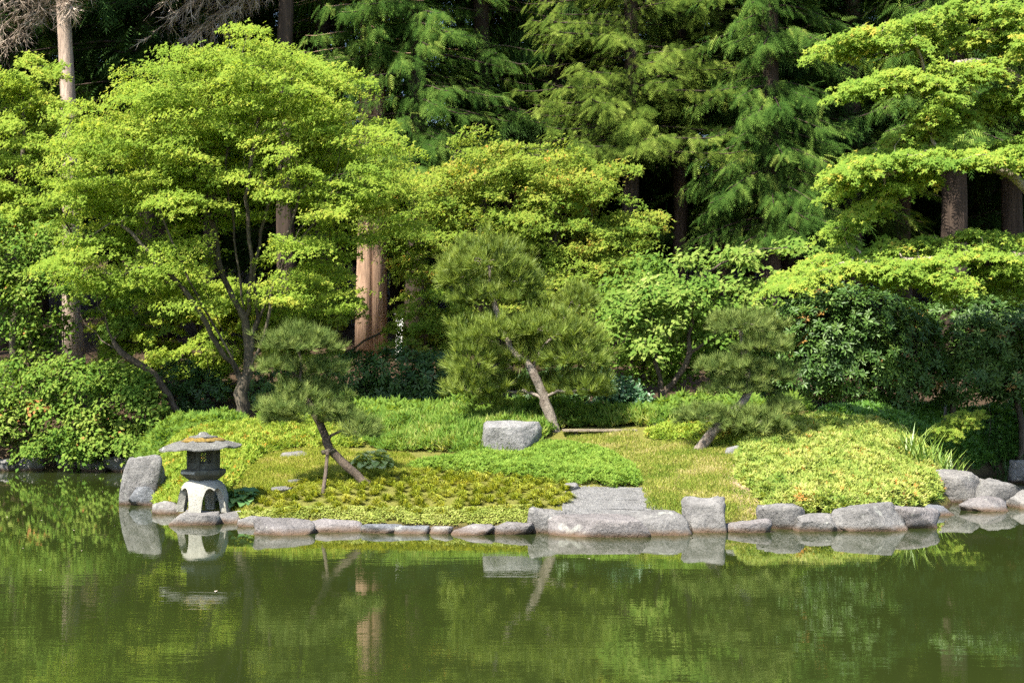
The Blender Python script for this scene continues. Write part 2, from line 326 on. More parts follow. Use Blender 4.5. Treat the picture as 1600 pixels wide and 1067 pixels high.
# ------------------------------------------------------------------ pond
def water_material():
    m, nt, N, L, out = new_mat('pond_water')
    geo = N.new('ShaderNodeNewGeometry'); v = geo.outputs['Position']
    p = N.new('ShaderNodeBsdfPrincipled'); p.inputs['Roughness'].default_value = .015; p.inputs['IOR'].default_value = 1.8
    nb = noise_node(nt, .25, 2, .5, v)
    r = ramp(nt, [(.3, (.017, .0245, .0052)), (.7, (.023, .032, .0066))]); L.new(nb.outputs['Fac'], r.inputs['Fac'])
    L.new(r.outputs['Color'], p.inputs['Base Color'])
    n1 = noise_node(nt, 1.0, 3, .55, v, (2.2, 9, 1)); n2 = noise_node(nt, 1.0, 2, .5, v, (.55, 2.2, 1)); n3 = noise_node(nt, 1.0, 2, .5, v, (9, 30, 1))
    s1 = N.new('ShaderNodeMath'); s1.operation = 'MULTIPLY_ADD'; L.new(n2.outputs['Fac'], s1.inputs[0]); s1.inputs[1].default_value = 2.2; L.new(n1.outputs['Fac'], s1.inputs[2])
    s2 = N.new('ShaderNodeMath'); s2.operation = 'MULTIPLY_ADD'; L.new(n3.outputs['Fac'], s2.inputs[0]); s2.inputs[1].default_value = .16; L.new(s1.outputs[0], s2.inputs[2])
    # the breeze reaches the left of the pond more than the right
    nm = noise_node(nt, .28, 2, .5, v, (1, 1.6, 1)); sx = N.new('ShaderNodeSeparateXYZ'); L.new(v, sx.inputs[0])
    ma = N.new('ShaderNodeMath'); ma.operation = 'MULTIPLY_ADD'; L.new(sx.outputs['X'], ma.inputs[0]); ma.inputs[1].default_value = -.045; L.new(nm.outputs['Fac'], ma.inputs[2])
    mr = N.new('ShaderNodeMapRange'); L.new(ma.outputs[0], mr.inputs['Value']); mr.inputs['From Min'].default_value = .3; mr.inputs['From Max'].default_value = .75; mr.inputs['To Min'].default_value = .35; mr.inputs['To Max'].default_value = 1.0
    # calmer under the lee of the bank
    md = N.new('ShaderNodeMapRange'); L.new(sx.outputs['Y'], md.inputs['Value']); md.inputs['From Min'].default_value = 16.5; md.inputs['From Max'].default_value = 13.5; md.inputs['To Min'].default_value = .35; md.inputs['To Max'].default_value = 1.0
    mm = N.new('ShaderNodeMath'); mm.operation = 'MULTIPLY'; L.new(mr.outputs[0], mm.inputs[0]); L.new(md.outputs[0], mm.inputs[1])
    hh = N.new('ShaderNodeMath'); hh.operation = 'MULTIPLY'; L.new(s2.outputs[0], hh.inputs[0]); L.new(mm.outputs[0], hh.inputs[1])
    b = N.new('ShaderNodeBump'); b.inputs['Strength'].default_value = 1.0; b.inputs['Distance'].default_value = .0009; L.new(s2.outputs[0], b.inputs['Height'])
    L.new(mm.outputs[0], b.inputs['Strength'])
    L.new(b.outputs[0], p.inputs['Normal']); L.new(p.outputs[0], out.inputs['Surface'])
    return m
wx = np.linspace(-30, 30, 7); wy = np.linspace(1.5, 33, 7)
XX, YY = np.meshgrid(wx, wy); V = np.stack([XX.ravel(), YY.ravel(), np.zeros(49)], 1)
ii = (np.arange(6)[:, None] * 7 + np.arange(6)[None, :]).ravel()
w = link_mesh('water', mesh_np('water', V, np.stack([ii, ii + 1, ii + 8, ii + 7], 1)), water_material())
tag(w, 'still murky green pond reflecting the trees', 'water', kind='structure')

# ------------------------------------------------------------------ templates for foliage
def norm(a):
    return a / np.maximum(np.linalg.norm(a, axis=-1, keepdims=True), 1e-9)
def frames(n, d):
    z = norm(n); x = norm(d - z * np.sum(d * z, -1, keepdims=True)); y = np.cross(z, x)
    return np.stack([x, y, z], -1)
def inst(T, pos, Rm, s):
    tv, tf = T; n = len(pos); k = len(tv)
    s = np.asarray(s, float)
    sv = tv[None] * (s[:, None, None] if s.ndim == 1 else s[:, None, :])
    v = np.einsum('nij,nkj->nki', Rm, sv) + pos[:, None, :]
    f = tf[None] + (np.arange(n) * k)[:, None, None]
    return v.reshape(-1, 3), f.reshape(-1, tf.shape[1])
def leaf_mesh(name, T, pos, nrm, dr, s, tint):
    v, f = inst(T, pos, frames(nrm, dr), s)
    return mesh_np(name, v, f, np.repeat(tint, len(T[1])))
A = lambda x: np.array(x, float)
I = lambda x: np.array(x, int)
T_LEAF = (A([(0, 0, 0), (.45, .30, .07), (1, 0, -.06), (.45, -.30, .07)]), I([(0, 2, 1), (0, 3, 2)]))
T_LONG = (A([(0, 0, 0), (.5, .17, .03), (1, 0, -.08), (.5, -.17, .03)]), I([(0, 2, 1), (0, 3, 2)]))
def star(angs, lens, w=.16):
    v = [(0.0, 0, 0)]; f = []
    for a, l in zip(angs, lens):
        a = math.radians(a); c, s = math.cos(a), math.sin(a); k = len(v)
        b = .42 * l
        v += [(c * b - s * w, s * b + c * w, .04), (c * l, s * l, -.06), (c * b + s * w, s * b - c * w, .04)]
        f += [(0, k + 2, k + 1), (0, k + 1, k)]
    return A(v), I(f)
T_MAPLE5 = star([-95, -45, 0, 45, 95], [.5, .75, .85, .75, .5])
def star3(angs, lens, w):
    v = [(-.1, 0, 0)]; f = []
    for a, l in zip(angs, lens):
        a = math.radians(a); c, s = math.cos(a), math.sin(a); k = len(v)
        v += [(c * .15 - s * w, s * .15 + c * w, .03), (c * l, s * l, -.07), (c * .15 + s * w, s * .15 - c * w, .03)]
        f += [(k, k + 2, k + 1)]
    return A(v), I(f)
T_MAPLE3 = star3([-62, 0, 62], [.7, .95, .7], .24)
T_BI = star3([-38, 38], [.9, .9], .27)
T_MAPLE5T = star3([-105, -52, 0, 52, 105], [.5, .75, .9, .75, .5], .2)
def rosette(n, up, w):
    v = []; f = []
    for k in range(n):
        a = 2 * math.pi * k / n + .3 * (k % 2); c, s = math.cos(a), math.sin(a); b = len(v)
        u = up * (1 if k % 2 else .45)
        v += [(.06 * c, .06 * s, 0), (.55 * c - w * s, .55 * s + w * c, .55 * u), (1 * c, 1 * s, .8 * u - .1), (.55 * c + w * s, .55 * s - w * c, .55 * u)]
        f += [(b, b + 2, b + 1), (b, b + 3, b + 2)]
    return A(v), I(f)
T_ROSETTE = rosette(7, .5, .16)
T_WHORL = rosette(4, .35, .24)
def rosette1(n, up, w, seed):
    q = R(seed); v = []; f = []
    for k in range(n):
        a = 2 * math.pi * k / n + q.normal(0, .25); c, s_ = math.cos(a), math.sin(a); b = len(v); u = up * q.uniform(.3, 1.1); l = q.uniform(.7, 1.15)
        v += [(.25 * c - w * s_, .25 * s_ + w * c, .3 * u), (.25 * c + w * s_, .25 * s_ - w * c, .3 * u), (l * c, l * s_, u * .8)]
        f.append((b, b + 1, b + 2))
    return A(v), I(f)
T_SPRIG = rosette1(7, 1.0, .2, 1)
T_SPRIGL = rosette1(8, 1.9, .13, 2)
def tuft(n, spread, w, seed, droop=0):
    r = R(seed); v = []; f = []
    for k in range(n):
        a = r.uniform(0, 2 * math.pi); t = spread * math.sqrt(r.uniform(0.02, 1)); l = r.uniform(.75, 1.05)
        d = A((math.cos(a) * math.sin(t), math.sin(a) * math.sin(t), math.cos(t))); q = A((-math.sin(a), math.cos(a), 0)) * w
        b = len(v); v += [tuple(q * .8), tuple(-q * .8), tuple(d * l - A((0, 0, droop * math.sin(t) ** 2)))]; f.append((b, b + 1, b + 2))
    return A(v), I(f)
T_NEEDLE = tuft(26, .95, .022, 3)
T_NEEDLE2 = tuft(24, .75, .024, 5)
def frond(n, l0, ang, droop, w, taper=.8):
    v = []; f = []
    for k in range(n):
        x = .06 + .9 * k / n; l = l0 * (1 - taper * x) + .04
        for sgn in (1, -1):
            b = len(v); z = -droop * x * x
            xt = x + l * math.cos(ang); zt = -droop * min(xt, 1.2) ** 2 - .25 * l * l
            v += [(x - w, 0, z), (x + w, 0, -droop * (x + w) ** 2), (xt, sgn * l * math.sin(ang), zt)]
            f.append((b, b + 1, b + 2) if sgn < 0 else (b + 1, b, b + 2))
    b = len(v); v += [(.84, .03, -droop * .7), (.84, -.03, -droop * .7), (1.02, 0, -droop * 1.04)]; f.append((b, b + 1, b + 2))
    return A(v), I(f)
T_CEDAR = frond(7, .42, math.radians(42), .38, .032)
T_HEMLOCK = frond(8, .36, math.radians(52), .18, .03, .75)
T_BIG = frond(5, .55, math.radians(45), .35, .07)
T_BLADE = (A([(0, -.5, 0), (0, .5, 0), (.12, .32, .6), (.12, -.32, .6), (.4, 0, 1)]), I([(0, 1, 2), (0, 2, 3), (3, 2, 4)]))

def rot_dirs(n, r): return norm(r.normal(size=(n, 3)))

# ------------------------------------------------------------------ tubes and limbs
def tube(pts, rads, sides=8, cap=True, squash=None):
    pts = A(pts); n = len(pts); V = []; F = []
    T = np.gradient(pts, axis=0); T = norm(T)
    up = A((0.31, 0.17, 0.93))
    for i in range(n):
        u = np.cross(T[i], up if abs(T[i] @ up) < .95 else A((1, 0, 0))); u /= np.linalg.norm(u); w = np.cross(T[i], u)
        if i and u @ pu < 0: u, w = -u, -w
        pu = u
        for k in range(sides):
            a = 2 * math.pi * k / sides; V.append(pts[i] + rads[i] * (math.cos(a) * u + math.sin(a) * w))
    for i in range(n - 1):
        for k in range(sides):
            F.append((i * sides + k, i * sides + (k + 1) % sides, (i + 1) * sides + (k + 1) % sides, (i + 1) * sides + k))
    if cap:
        for i, fl in ((0, 1), (n - 1, 0)):
            V.append(pts[i]); c = len(V) - 1
            for k in range(sides):
                a, b = i * sides + k, i * sides + (k + 1) % sides
                F.append((b, a, c, c) if fl else (a, b, c, c))
    return A(V), F
def join_parts(parts):
    V = []; F = []; o = 0
    for v, f in parts:
        V.append(v); F += [tuple(i + o for i in q) for q in f]; o += len(v)
    return np.concatenate(V), F
def mesh_py(name, v, f, smooth=False):
    me = bpy.data.meshes.new(name)
    ff = [tuple(dict.fromkeys(q)) for q in f]
    me.from_pydata([tuple(p) for p in v], [], [q for q in ff if len(q) > 2]); me.update()
    if smooth: me.polygons.foreach_set('use_smooth', np.ones(len(me.polygons), dtype=bool))
    return me
def spline(pts, step):
    pts = A(pts)
    if len(pts) == 2:
        n = max(2, int(np.linalg.norm(pts[1] - pts[0]) / step) + 1)
        return pts[0] + (pts[1] - pts[0]) * np.linspace(0, 1, n)[:, None]
    q = np.concatenate([[2 * pts[0] - pts[1]], pts, [2 * pts[-1] - pts[-2]]]); out = []
    for i in range(1, len(q) - 2):
        n = max(2, int(np.linalg.norm(q[i + 1] - q[i]) / step) + 1)
        t = np.linspace(0, 1, n, endpoint=False)[:, None]
        out.append(.5 * (2 * q[i] + (q[i + 1] - q[i - 1]) * t + (2 * q[i - 1] - 5 * q[i] + 4 * q[i + 1] - q[i + 2]) * t ** 2 + (-q[i - 1] + 3 * q[i] - 3 * q[i + 1] + q[i + 2]) * t ** 3))
    return np.concatenate(out + [pts[-1:]])
def grow(stems, targets, r_base, r_tip=.006, seg=.3, up=.45, seed=1, wig=.02, below=1.0, flare=1.35):
    """limbs from the given stems out to every target; returns a quad mesh"""
    r = R(seed); pos = []; par = []
    for s in stems:
        sp = spline(s, seg)
        if pos:
            d = np.linalg.norm(A(pos) - sp[0], axis=1); p = int(np.argmin(d)); first = 1 if d[p] < .35 else 0
            p = p if d[p] < .35 else -1
        else: p, first = -1, 0
        for q in sp[first:]:
            pos.append(q + (r.normal(size=3) * wig if p >= 0 else 0)); par.append(p); p = len(pos) - 1
    n0 = len(pos); pos = A(pos)
    if len(targets):
        d0 = np.min(np.linalg.norm(targets[:, None] - pos[None], axis=2), axis=1)
        cap_n = n0 + len(targets) * 14
        arr = np.zeros((cap_n, 3)); arr[:n0] = pos; n = n0
        for ti in np.argsort(d0):
            t = targets[ti]; dv = t - arr[:n]; dd = np.linalg.norm(dv, axis=1)
            cost = dd + below * np.maximum(0, -dv[:, 2] + .25 * dd)
            j = int(np.argmin(cost)); L = dd[j]; a = arr[j]
            pd = norm(a - arr[par[j]]) if par[j] >= 0 else A((0, 0, 1.))
            c = a + L * .45 * norm(pd * .6 + A((0, 0, up)) + .4 * (t - a) / (L + 1e-6))
            k = int(min(12, max(2, round(L / seg)))); p = j
            for u in np.linspace(0, 1, k + 1)[1:]:
                q = (1 - u) ** 2 * a + 2 * u * (1 - u) * c + u * u * t
                if u < 1: q = q + r.normal(size=3) * wig
                arr[n] = q; par.append(p); p = n; n += 1
        pos = arr[:n]
    n = len(pos); par = np.array(par)
    w = np.zeros(n); kids = np.bincount(par[par >= 0], minlength=n); w[kids == 0] = 1
    for i in range(n - 1, -1, -1):
        if par[i] >= 0: w[par[i]] += w[i]
    e = math.log(r_base / r_tip) / math.log(max(w.max(), 2)); rad = r_tip * w ** e
    main = np.full(n, -1); best = np.zeros(n)
    for i in range(n):
        p = par[i]
        if p >= 0 and w[i] > best[p]: best[p] = w[i]; main[p] = i
    rad[par < 0] *= flare
    V = []; F = []; ringid = {}
    def ring(c, d, rr, s):
        d = d / (np.linalg.norm(d) + 1e-9); u = np.cross(d, (0.0, 0.97, 0.24)); l = np.linalg.norm(u)
        u = u / l if l > .05 else A((1, 0, 0)); v = np.cross(d, u); b = len(V)
        for k in range(s):
            a = 2 * math.pi * k / s; V.append(c + rr * (math.cos(a) * u + math.sin(a) * v))
        return b
    for i in range(n):
        p = par[i]
        if p < 0: continue
        s = 8 if rad[i] > .035 else (5 if rad[i] > .012 else 3)
        d = pos[i] - pos[p]
        dm = d + (pos[main[i]] - pos[i] if main[i] >= 0 else 0)
        ps = ringid.get(p)
        if main[p] == i and ps is not None and ps[1] == s: b0 = ps[0]
        else: b0 = ring(pos[p], d, min(rad[p], rad[i] * 1.15) if par[p] >= 0 else rad[p], s)
        b1 = ring(pos[i], dm, rad[i], s); ringid[i] = (b1, s)
        for k in range(s):
            k2 = (k + 1) % s; F.append((b0 + k, b0 + k2, b1 + k2, b1 + k))
    return A(V), np.array(F, int)

SUNV = np.array([SUN_TO[0], SUN_TO[1], 0.0])
def lobes_points(lobes, r, shell=.45, per=None, outw=False):
    """lobes: (px, py, D, rx_px, ry_px, depth_m, n) -> points inside the ellipsoids, biased outwards"""
    out = []; ow = []
    for (px, py, D, rx, ry, rd, n) in lobes:
        c = P(px, py, D); d = rot_dirs(n, r); rr = (shell ** 3 + (1 - shell ** 3) * r.random(n)) ** (1 / 3) * np.where(r.random(n) < .18, r.uniform(1, 1.22, n), 1)
        out.append(c + d * rr[:, None] * A((rx * D / FPX, rd, ry * D / FPX))); ow.append(d * rr[:, None])
    return (np.concatenate(out), np.concatenate(ow)) if outw else np.concatenate(out)

def pad_leaves(tg, r, per, rad, thick, droop, size, tilt=.35, T=T_MAPLE3, ow=None, jit=.3, slope=.16):
    """flat sprays of leaves round each target"""
    n = len(tg) * per; c = np.repeat(tg, per, 0)
    prad = np.repeat(rad * r.uniform(.7, 1.25, len(tg)), per); ph = np.repeat(r.uniform(0, 6.28, len(tg)), per)
    a = r.uniform(0, 2 * np.pi, n); u = np.sqrt(r.random(n)) * (1 + .28 * np.sin(3 * a + ph) + .15 * np.sin(7 * a + 2 * ph))
    ow = np.zeros((len(tg), 3)) if ow is None else ow
    tx = np.repeat(r.normal(0, .22, len(tg)) - slope * ow[:, 0], per); ty = np.repeat(r.normal(0, .22, len(tg)) - slope * ow[:, 1], per)
    ox = np.cos(a) * u * prad; oy = np.sin(a) * u * prad
    oz = r.normal(0, thick, n) - droop * u * u * prad + tx * ox + ty * oy
    pos = c + np.stack([ox, oy, oz], 1)
    rad_dir = np.stack([np.cos(a), np.sin(a), np.zeros(n)], 1)
    nrm = np.stack([-tx, -ty, np.ones(n)], 1) + rad_dir * tilt * u[:, None] + SUNV * .95 + r.normal(0, jit, (n, 3))
    dr = rad_dir + r.normal(0, .6, (n, 3)); dr[:, 2] -= .35
    s = size * r.uniform(.65, 1.25, n)
    tint = np.clip(np.repeat(r.normal(.48, .12, len(tg)), per) + r.normal(0, .16, n), 0, 1)
    return T, pos, nrm, dr, s, tint

def tree(name, label, cat, stems, lobes, r_base, leafm, barkm, per, rad, size, T=T_MAPLE3, thick=.05, droop=.25, seed=1, shell=.45, r_tip=.005, up=.45, group=None, tilt=.35, jit=.3, extra=None, seg=.3, filt=None):
    r = R(seed)
    tg, ow = lobes_points(lobes, r, shell, outw=True)
    base = A(stems[0][0])
    root = thing(name, label, cat, tuple(base), group)
    v, f = grow(stems, tg if extra is None else np.concatenate([tg, extra]), r_base, r_tip, seg, up, seed)
    link_mesh('trunk', mesh_np('trunk', v, f, smooth=True), barkm, root)
    link_mesh('crown', leaf_mesh('crown', *pad_leaves(tg, r, per, rad, thick, droop, size, tilt, T, ow, jit)), leafm, root)
    return root

# ------------------------------------------------------------------ shore stones
import itertools
def rock_mesh(seed, w, d, h, sub, boxy, cuts, rough, lean=0.0):
    r = R(seed); bm = bmesh.new(); bmesh.ops.create_icosphere(bm, subdivisions=sub, radius=1)
    p = A([v.co[:] for v in bm.verts]); F = [[v.index for v in f.verts] for f in bm.faces]; bm.free()
    p = np.sign(p) * np.abs(p) ** boxy; p /= np.max(np.abs(p))
    for k in range(cuts + 1):
        if k == 0:
            tf = .35 if boxy < .45 else 1.0; n = norm(A((r.normal(0, .16) * tf, r.normal(-.1, .14) * tf, 1.0))); e = p @ n - r.uniform(.5, .72); p = p - np.where(e > 0, e * .9, 0)[:, None] * n; continue
        n = norm(r.normal(size=3) * A((1, 1, .9))); o = r.uniform(.52, .84)
        e = p @ n - o; p = p - np.where(e > 0, e * .95, 0)[:, None] * n
    for f, a in ((1.7, .06), (3.7, .035), (8, .022), (17, .012)):
        for q in range(3):
            k = norm(r.normal(size=3)) * f; p = p * (1 + rough * a * np.sin(p @ k + r.uniform(0, 6.28)))[:, None]
    p = (p - (p.max(0) + p.min(0)) / 2) / ((p.max(0) - p.min(0)) / 2)
    p = p * A((w / 2, d / 2, h / 2)); p[:, 0] += lean * (p[:, 2] + h / 2)
    return p, I(F)
def stone(name, label, x0, x1, yt, yb, seed, D=None, depth=.8, boxy=.52, cuts=9, rough=1.0, mat='rock', sink=.14, cat='stone', group='stones edging the pond', lean=0, sub=None, rz=0.0, z0=None):
    if D is None: D = FPX * CAMZ / (yb - HZ)
    zb = 0.0 if z0 is None else z0
    wd = (x1 - x0) * D / FPX; dp = max(.16, wd * depth); Dc = D + dp * .42
    wd = (x1 - x0) * (D + dp * .25) / FPX * 1.12
    zt = CAMZ + (HZ - yt) / FPX * (D + dp * .35)
    h = zt - zb + sink
    p, f = rock_mesh(seed, wd, dp, h, sub or (4 if (x1 - x0) > 55 else 3), boxy, cuts, rough, lean)
    o = link_mesh(name, mesh_np(name, p, f, smooth=True), M[mat])
    o.location = ((.5 * (x0 + x1) - 800) / FPX * (D + dp * .25), Dc, zb - sink + h / 2); o.rotation_euler = (0, 0, rz)
    me = o.data
    me.polygons.foreach_set('use_smooth', np.ones(len(me.polygons), dtype=bool))
    return tag(o, label, cat, group)

stone('shore_stone', 'tall upright grey boulder with a dark crack, left of the stone lantern', 184, 246, 709, 789, 78, depth=.8, boxy=.7, cuts=4, lean=.16, rough=1.3)
stone('shore_stone', 'small blue grey stone leaning on the tall upright boulder', 203, 246, 759, 790, 12, depth=.7, mat='rock_slate')
stone('shore_stone', 'low pale stone between the upright boulder and the lantern slab', 238, 286, 783, 803, 13, depth=.6)
stone('shore_stone', 'flat slab under the front leg of the lantern', 266, 342, 799, 820, 14, depth=1.25, boxy=.4, cuts=2)
stone('shore_stone', 'flat slab under the right leg of the lantern', 338, 384, 799, 817, 15, depth=1.7, boxy=.4, cuts=2)
stone('shore_stone', 'low stone between the lantern slabs and the rounded purple stone', 374, 428, 807, 823, 16, depth=.6)
stone('shore_stone', 'rounded purple grey stone with pale lichen patches right of the lantern', 397, 486, 808, 836, 17, depth=.7, boxy=.9, cuts=6, mat='rock_purple')
stone('shore_stone', 'low pinkish stone just right of the rounded lichen stone', 484, 567, 811, 831, 18, depth=.6, mat='rock_purple')
stone('shore_stone', 'slate blue stone with a broken left end at the waterline', 565, 628, 818, 833, 19, depth=.5, boxy=.6, mat='rock_slate')
stone('shore_stone', 'short slate blue block joined to the broken slate stone', 618, 668, 821, 834, 20, depth=.6, boxy=.6, mat='rock_slate')
stone('shore_stone', 'small pale mottled stone between slate block and pink stone', 663, 707, 821, 834, 21, depth=.7)
stone('shore_stone', 'pinkish stone with a dark right end at the waterline', 705, 770, 819, 836, 22, depth=.6, mat='rock_purple')
stone('shore_stone', 'low wedge shaped grey stone left of the square stone', 770, 833, 816, 835, 23, depth=.7, cuts=11, mat='rock_purple')
stone('shore_stone', 'square pitted upright stone left of the landing', 827, 882, 791, 833, 24, depth=.7, boxy=.5, cuts=5)
stone('shore_stone', 'long flat landing stone with a dark notch at the path end', 861, 1010, 804, 839, 25, depth=.4, boxy=.7, cuts=8, mat='rock_purple')
stone('shore_stone', 'broad pale landing stone at the path end, right half', 950, 1074, 797, 836, 26, depth=.6, boxy=.7, cuts=8)
stone('shore_stone', 'chunky pale block with a rough shaded right side', 1070, 1133, 776, 832, 127, depth=.8, boxy=.42, cuts=4, rough=1.6)
stone('shore_stone', 'low flat stone with a thin crack right of the chunky block', 1126, 1202, 809, 832, 28, depth=.6, boxy=.65, mat='rock_purple')
stone('shore_stone', 'upright rounded grey stone below the yellow shrubs', 1188, 1258, 786, 827, 29, depth=.7, boxy=.65, cuts=6)
stone('shore_stone', 'knobbly two humped stone between the rounded and the long stone', 1244, 1321, 802, 830, 30, depth=.6, rough=1.8)
stone('shore_stone', 'long low grey stone sloping down to the right', 1306, 1415, 785, 830, 31, depth=.6, boxy=.85, cuts=7)
stone('shore_stone', 'sloping tail of the long grey stone near the yellow shrubs', 1380, 1470, 790, 826, 32, depth=.5, boxy=.85, mat='rock_purple')
stone('shore_stone', 'small low stone at the right tip of the yellow shrub bank', 1438, 1494, 789, 806, 33, depth=.7, mat='rock_slate')
stone('shore_stone', 'large faceted boulder with a dark underside at right', 1461, 1534, 734, 786, 34, depth=.8, boxy=.6, cuts=10)
stone('shore_stone', 'low smooth stone in front of the faceted boulder at right', 1504, 1574, 775, 799, 35, depth=.6, mat='rock_purple')
stone('shore_stone', 'pale angular stone right of the faceted boulder', 1531, 1594, 747, 790, 36, depth=.7, boxy=.6)
stone('shore_stone', 'grey stone cut off by the right edge of the view', 1584, 1650, 766, 795, 37, depth=.7, boxy=.7)
stone('shore_stone', 'tiny stone in the water behind the faceted boulder', 1524, 1548, 746, 764, 38, depth=.9)
stone('shore_stone', 'dark stone on the shaded far bank at the right edge', 1584, 1640, 718, 756, 39, D=24.6, depth=.8)

def land_stone(label, x0, x1, yt, yb, seed, mat='boulder', depth=.7, boxy=.6, cuts=7, group=None, cat='stone', name='stone', sink=.15, rough=1.0):
    c = G((x0 + x1) / 2, yb)
    return stone(name, label, x0, x1, yt, yb, seed, D=c[1], depth=depth, boxy=boxy, cuts=cuts, mat=mat, sink=sink, cat=cat, group=group, z0=c[2], rough=rough)
land_stone('big pale flat topped boulder on the mound before the leaning pine', 754, 842, 657, 714, 253, depth=.5, boxy=.5, cuts=5, cat='boulder', name='boulder')
land_stone('small whitish rock in the bright grass left of the boulder', 611, 656, 653, 672, 52, depth=.7, name='rock', cat='rock')
land_stone('flat dark stepping stone at the top of the left moss lawn', 437, 480, 705, 716, 53, mat='rock', depth=1.0, boxy=.55, name='stepping_stone', group='stepping stones in the moss', sink=.05)
land_stone('flat pale stepping stone right of the bright hosta', 604, 646, 727, 735, 54, mat='slab', depth=1.2, boxy=.55, name='stepping_stone', group='stepping stones in the moss', sink=.04)
land_stone('pale stepping stone in the moss right of the lantern', 426, 456, 759, 770, 55, mat='slab', depth=1.2, boxy=.55, name='stepping_stone', group='stepping stones in the moss', sink=.04)
land_stone('narrow pale stepping stone above the one beside the lantern', 450, 482, 748, 757, 56, mat='slab', depth=1.2, boxy=.55, name='stepping_stone', group='stepping stones in the moss', sink=.04)
land_stone('rock lying at the foot of the big left maple', 334, 392, 654, 674, 57, mat='rock', depth=.7, name='rock', cat='rock')
land_stone('small pale rock beside the moss near the right pine', 1134, 1156, 696, 713, 58, depth=.8, name='rock', cat='rock')
land_stone('small grey rock in the shade below the dogwood', 1022, 1048, 650, 666, 59, mat='rock', name='rock', cat='rock')
land_stone('small dark stone at the upper left corner of the path', 882, 906, 754, 766, 60, mat='rock', name='rock', cat='rock', sink=.06)
for k, (x0, x1, yt, yb, lab) in enumerate([(84, 128, 704, 734, 'brown ledge rock under the left shrub by the dark water'), (122, 168, 714, 736, 'flat topped brown rock in the middle of the left bank'),
        (160, 200, 712, 737, 'brown rock of the left bank nearest the upright boulder'), (24, 66, 712, 735, 'dark rock at the foot of the left bank'), (-20, 26, 716, 736, 'dark rock of the left bank cut by the left edge')]):
    stone('bank_rock', lab, x0, x1, yt, yb, 70 + k, depth=.8, boxy=.6, cuts=9, group='rocks of the left bank', mat='rock', rough=1.5)

# ------------------------------------------------------------------ stone lantern
def prism(n, layers, rot=0.0, cz=0.0):
    """n-sided turned solid: layers of (radius, z), closed"""
    v = []; f = []
    for (rr, z) in layers:
        for k in range(n):
            a = rot + 2 * math.pi * k / n; v.append((rr * math.cos(a), rr * math.sin(a), z + cz))
    for i in range(len(layers) - 1):
        for k in range(n):
            f.append((i * n + k, i * n + (k + 1) % n, (i + 1) * n + (k + 1) % n, (i + 1) * n + k))
    f.append(tuple(range(n - 1, -1, -1))); f.append(tuple(range((len(layers) - 1) * n, len(layers) * n)))
    return A(v), f
def bevel_obj(o, w, seg=2):
    b = o.modifiers.new('bevel', 'BEVEL'); b.width = w; b.segments = seg; b.limit_method = 'ANGLE'; b.angle_limit = math.radians(25)
LD = 18.85
lc = P(318, 802, LD); lc[2] = .10
S = LD / FPX
lantern = thing('stone_lantern', 'grey stone snow lantern with a wide mossy roof on arched legs', 'lantern', tuple(lc))
def lpart(name, v, f, mat, parent=None, smooth=False, bev=0):
    v = A(v) + A(lc) if parent is None else A(v)
    o = link_mesh(name, mesh_py(name, v, f, smooth), M[mat], lantern if parent is None else None)
    if parent is not None:
        o.parent = parent
    if bev: bevel_obj(o, bev)
    return o
def lz(py): return (802 - py) * S
# arched base: four legs that join in a dome
def arch_base():
    nth = 192; th = np.linspace(0, 2 * np.pi, nth, endpoint=False)
    hw = math.radians(31); Ht = lz(751); rot = math.radians(38)
    ah = .76 * Ht
    def b(t):                                   # height of the opening above the ground at an angle
        u = abs(((t - rot + math.pi / 4) % (math.pi / 2)) - math.pi / 4) / hw
        if u >= 1: return 0.0
        cusp = .10 * math.exp(-(u / .16) ** 2)
        return ah * (max(0, 1 - max(0, (u - .25) / .75) ** 2.6) ** .5 * (1 - cusp))
    outer = []; rows = 14
    prof = lambda t: np.interp(t, [0, .2, .45, .65, .8, .9, .97, 1.0], [.365, .352, .33, .305, .275, .24, .19, .15])
    V = []; F = []
    for side, off in ((0, 0.0), (1, .095)):
        for t in th:
            b0 = b(t)
            if side: b0 = min(b0, .70 * Ht)
            top = Ht if not side else Ht * .86
            for k in range(rows + 1):
                z = b0 + (top - b0) * k / rows
                tt = z / Ht
                rr = prof(tt) - off * (1 if tt < .75 else 1)
                if side: rr = max(.03, rr)
                q = 1 + .05 * math.cos(4 * (t - rot))
                V.append((rr * q * math.cos(t), rr * q * math.sin(t), z))
    def vid(s, i, k): return s * nth * (rows + 1) + (i % nth) * (rows + 1) + k
    for i in range(nth):
        for k in range(rows):
            F.append((vid(0, i, k), vid(0, i + 1, k), vid(0, i + 1, k + 1), vid(0, i, k + 1)))
            F.append((vid(1, i + 1, k), vid(1, i, k), vid(1, i, k + 1), vid(1, i + 1, k + 1)))
        F.append((vid(0, i + 1, 0), vid(0, i, 0), vid(1, i, 0), vid(1, i + 1, 0)))
    V.append((0, 0, Ht)); c = len(V) - 1
    V.append((0, 0, Ht * .86)); c2 = len(V) - 1
    for i in range(nth):
        F.append((vid(0, i, rows), vid(0, i + 1, rows), c)); F.append((vid(1, i + 1, rows), vid(1, i, rows), c2))
    return V, F
v, f = arch_base(); o = lpart('arched_base', v, f, 'lantern', smooth=True)
e = o.modifiers.new('edge', 'EDGE_SPLIT'); e.split_angle = math.radians(50)
HR = math.radians(22)
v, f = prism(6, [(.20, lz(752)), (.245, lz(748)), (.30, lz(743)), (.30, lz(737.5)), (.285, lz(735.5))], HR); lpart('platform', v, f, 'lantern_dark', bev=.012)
v, f = prism(6, [(.315, lz(743.8)), (.315, lz(737.2))], HR)
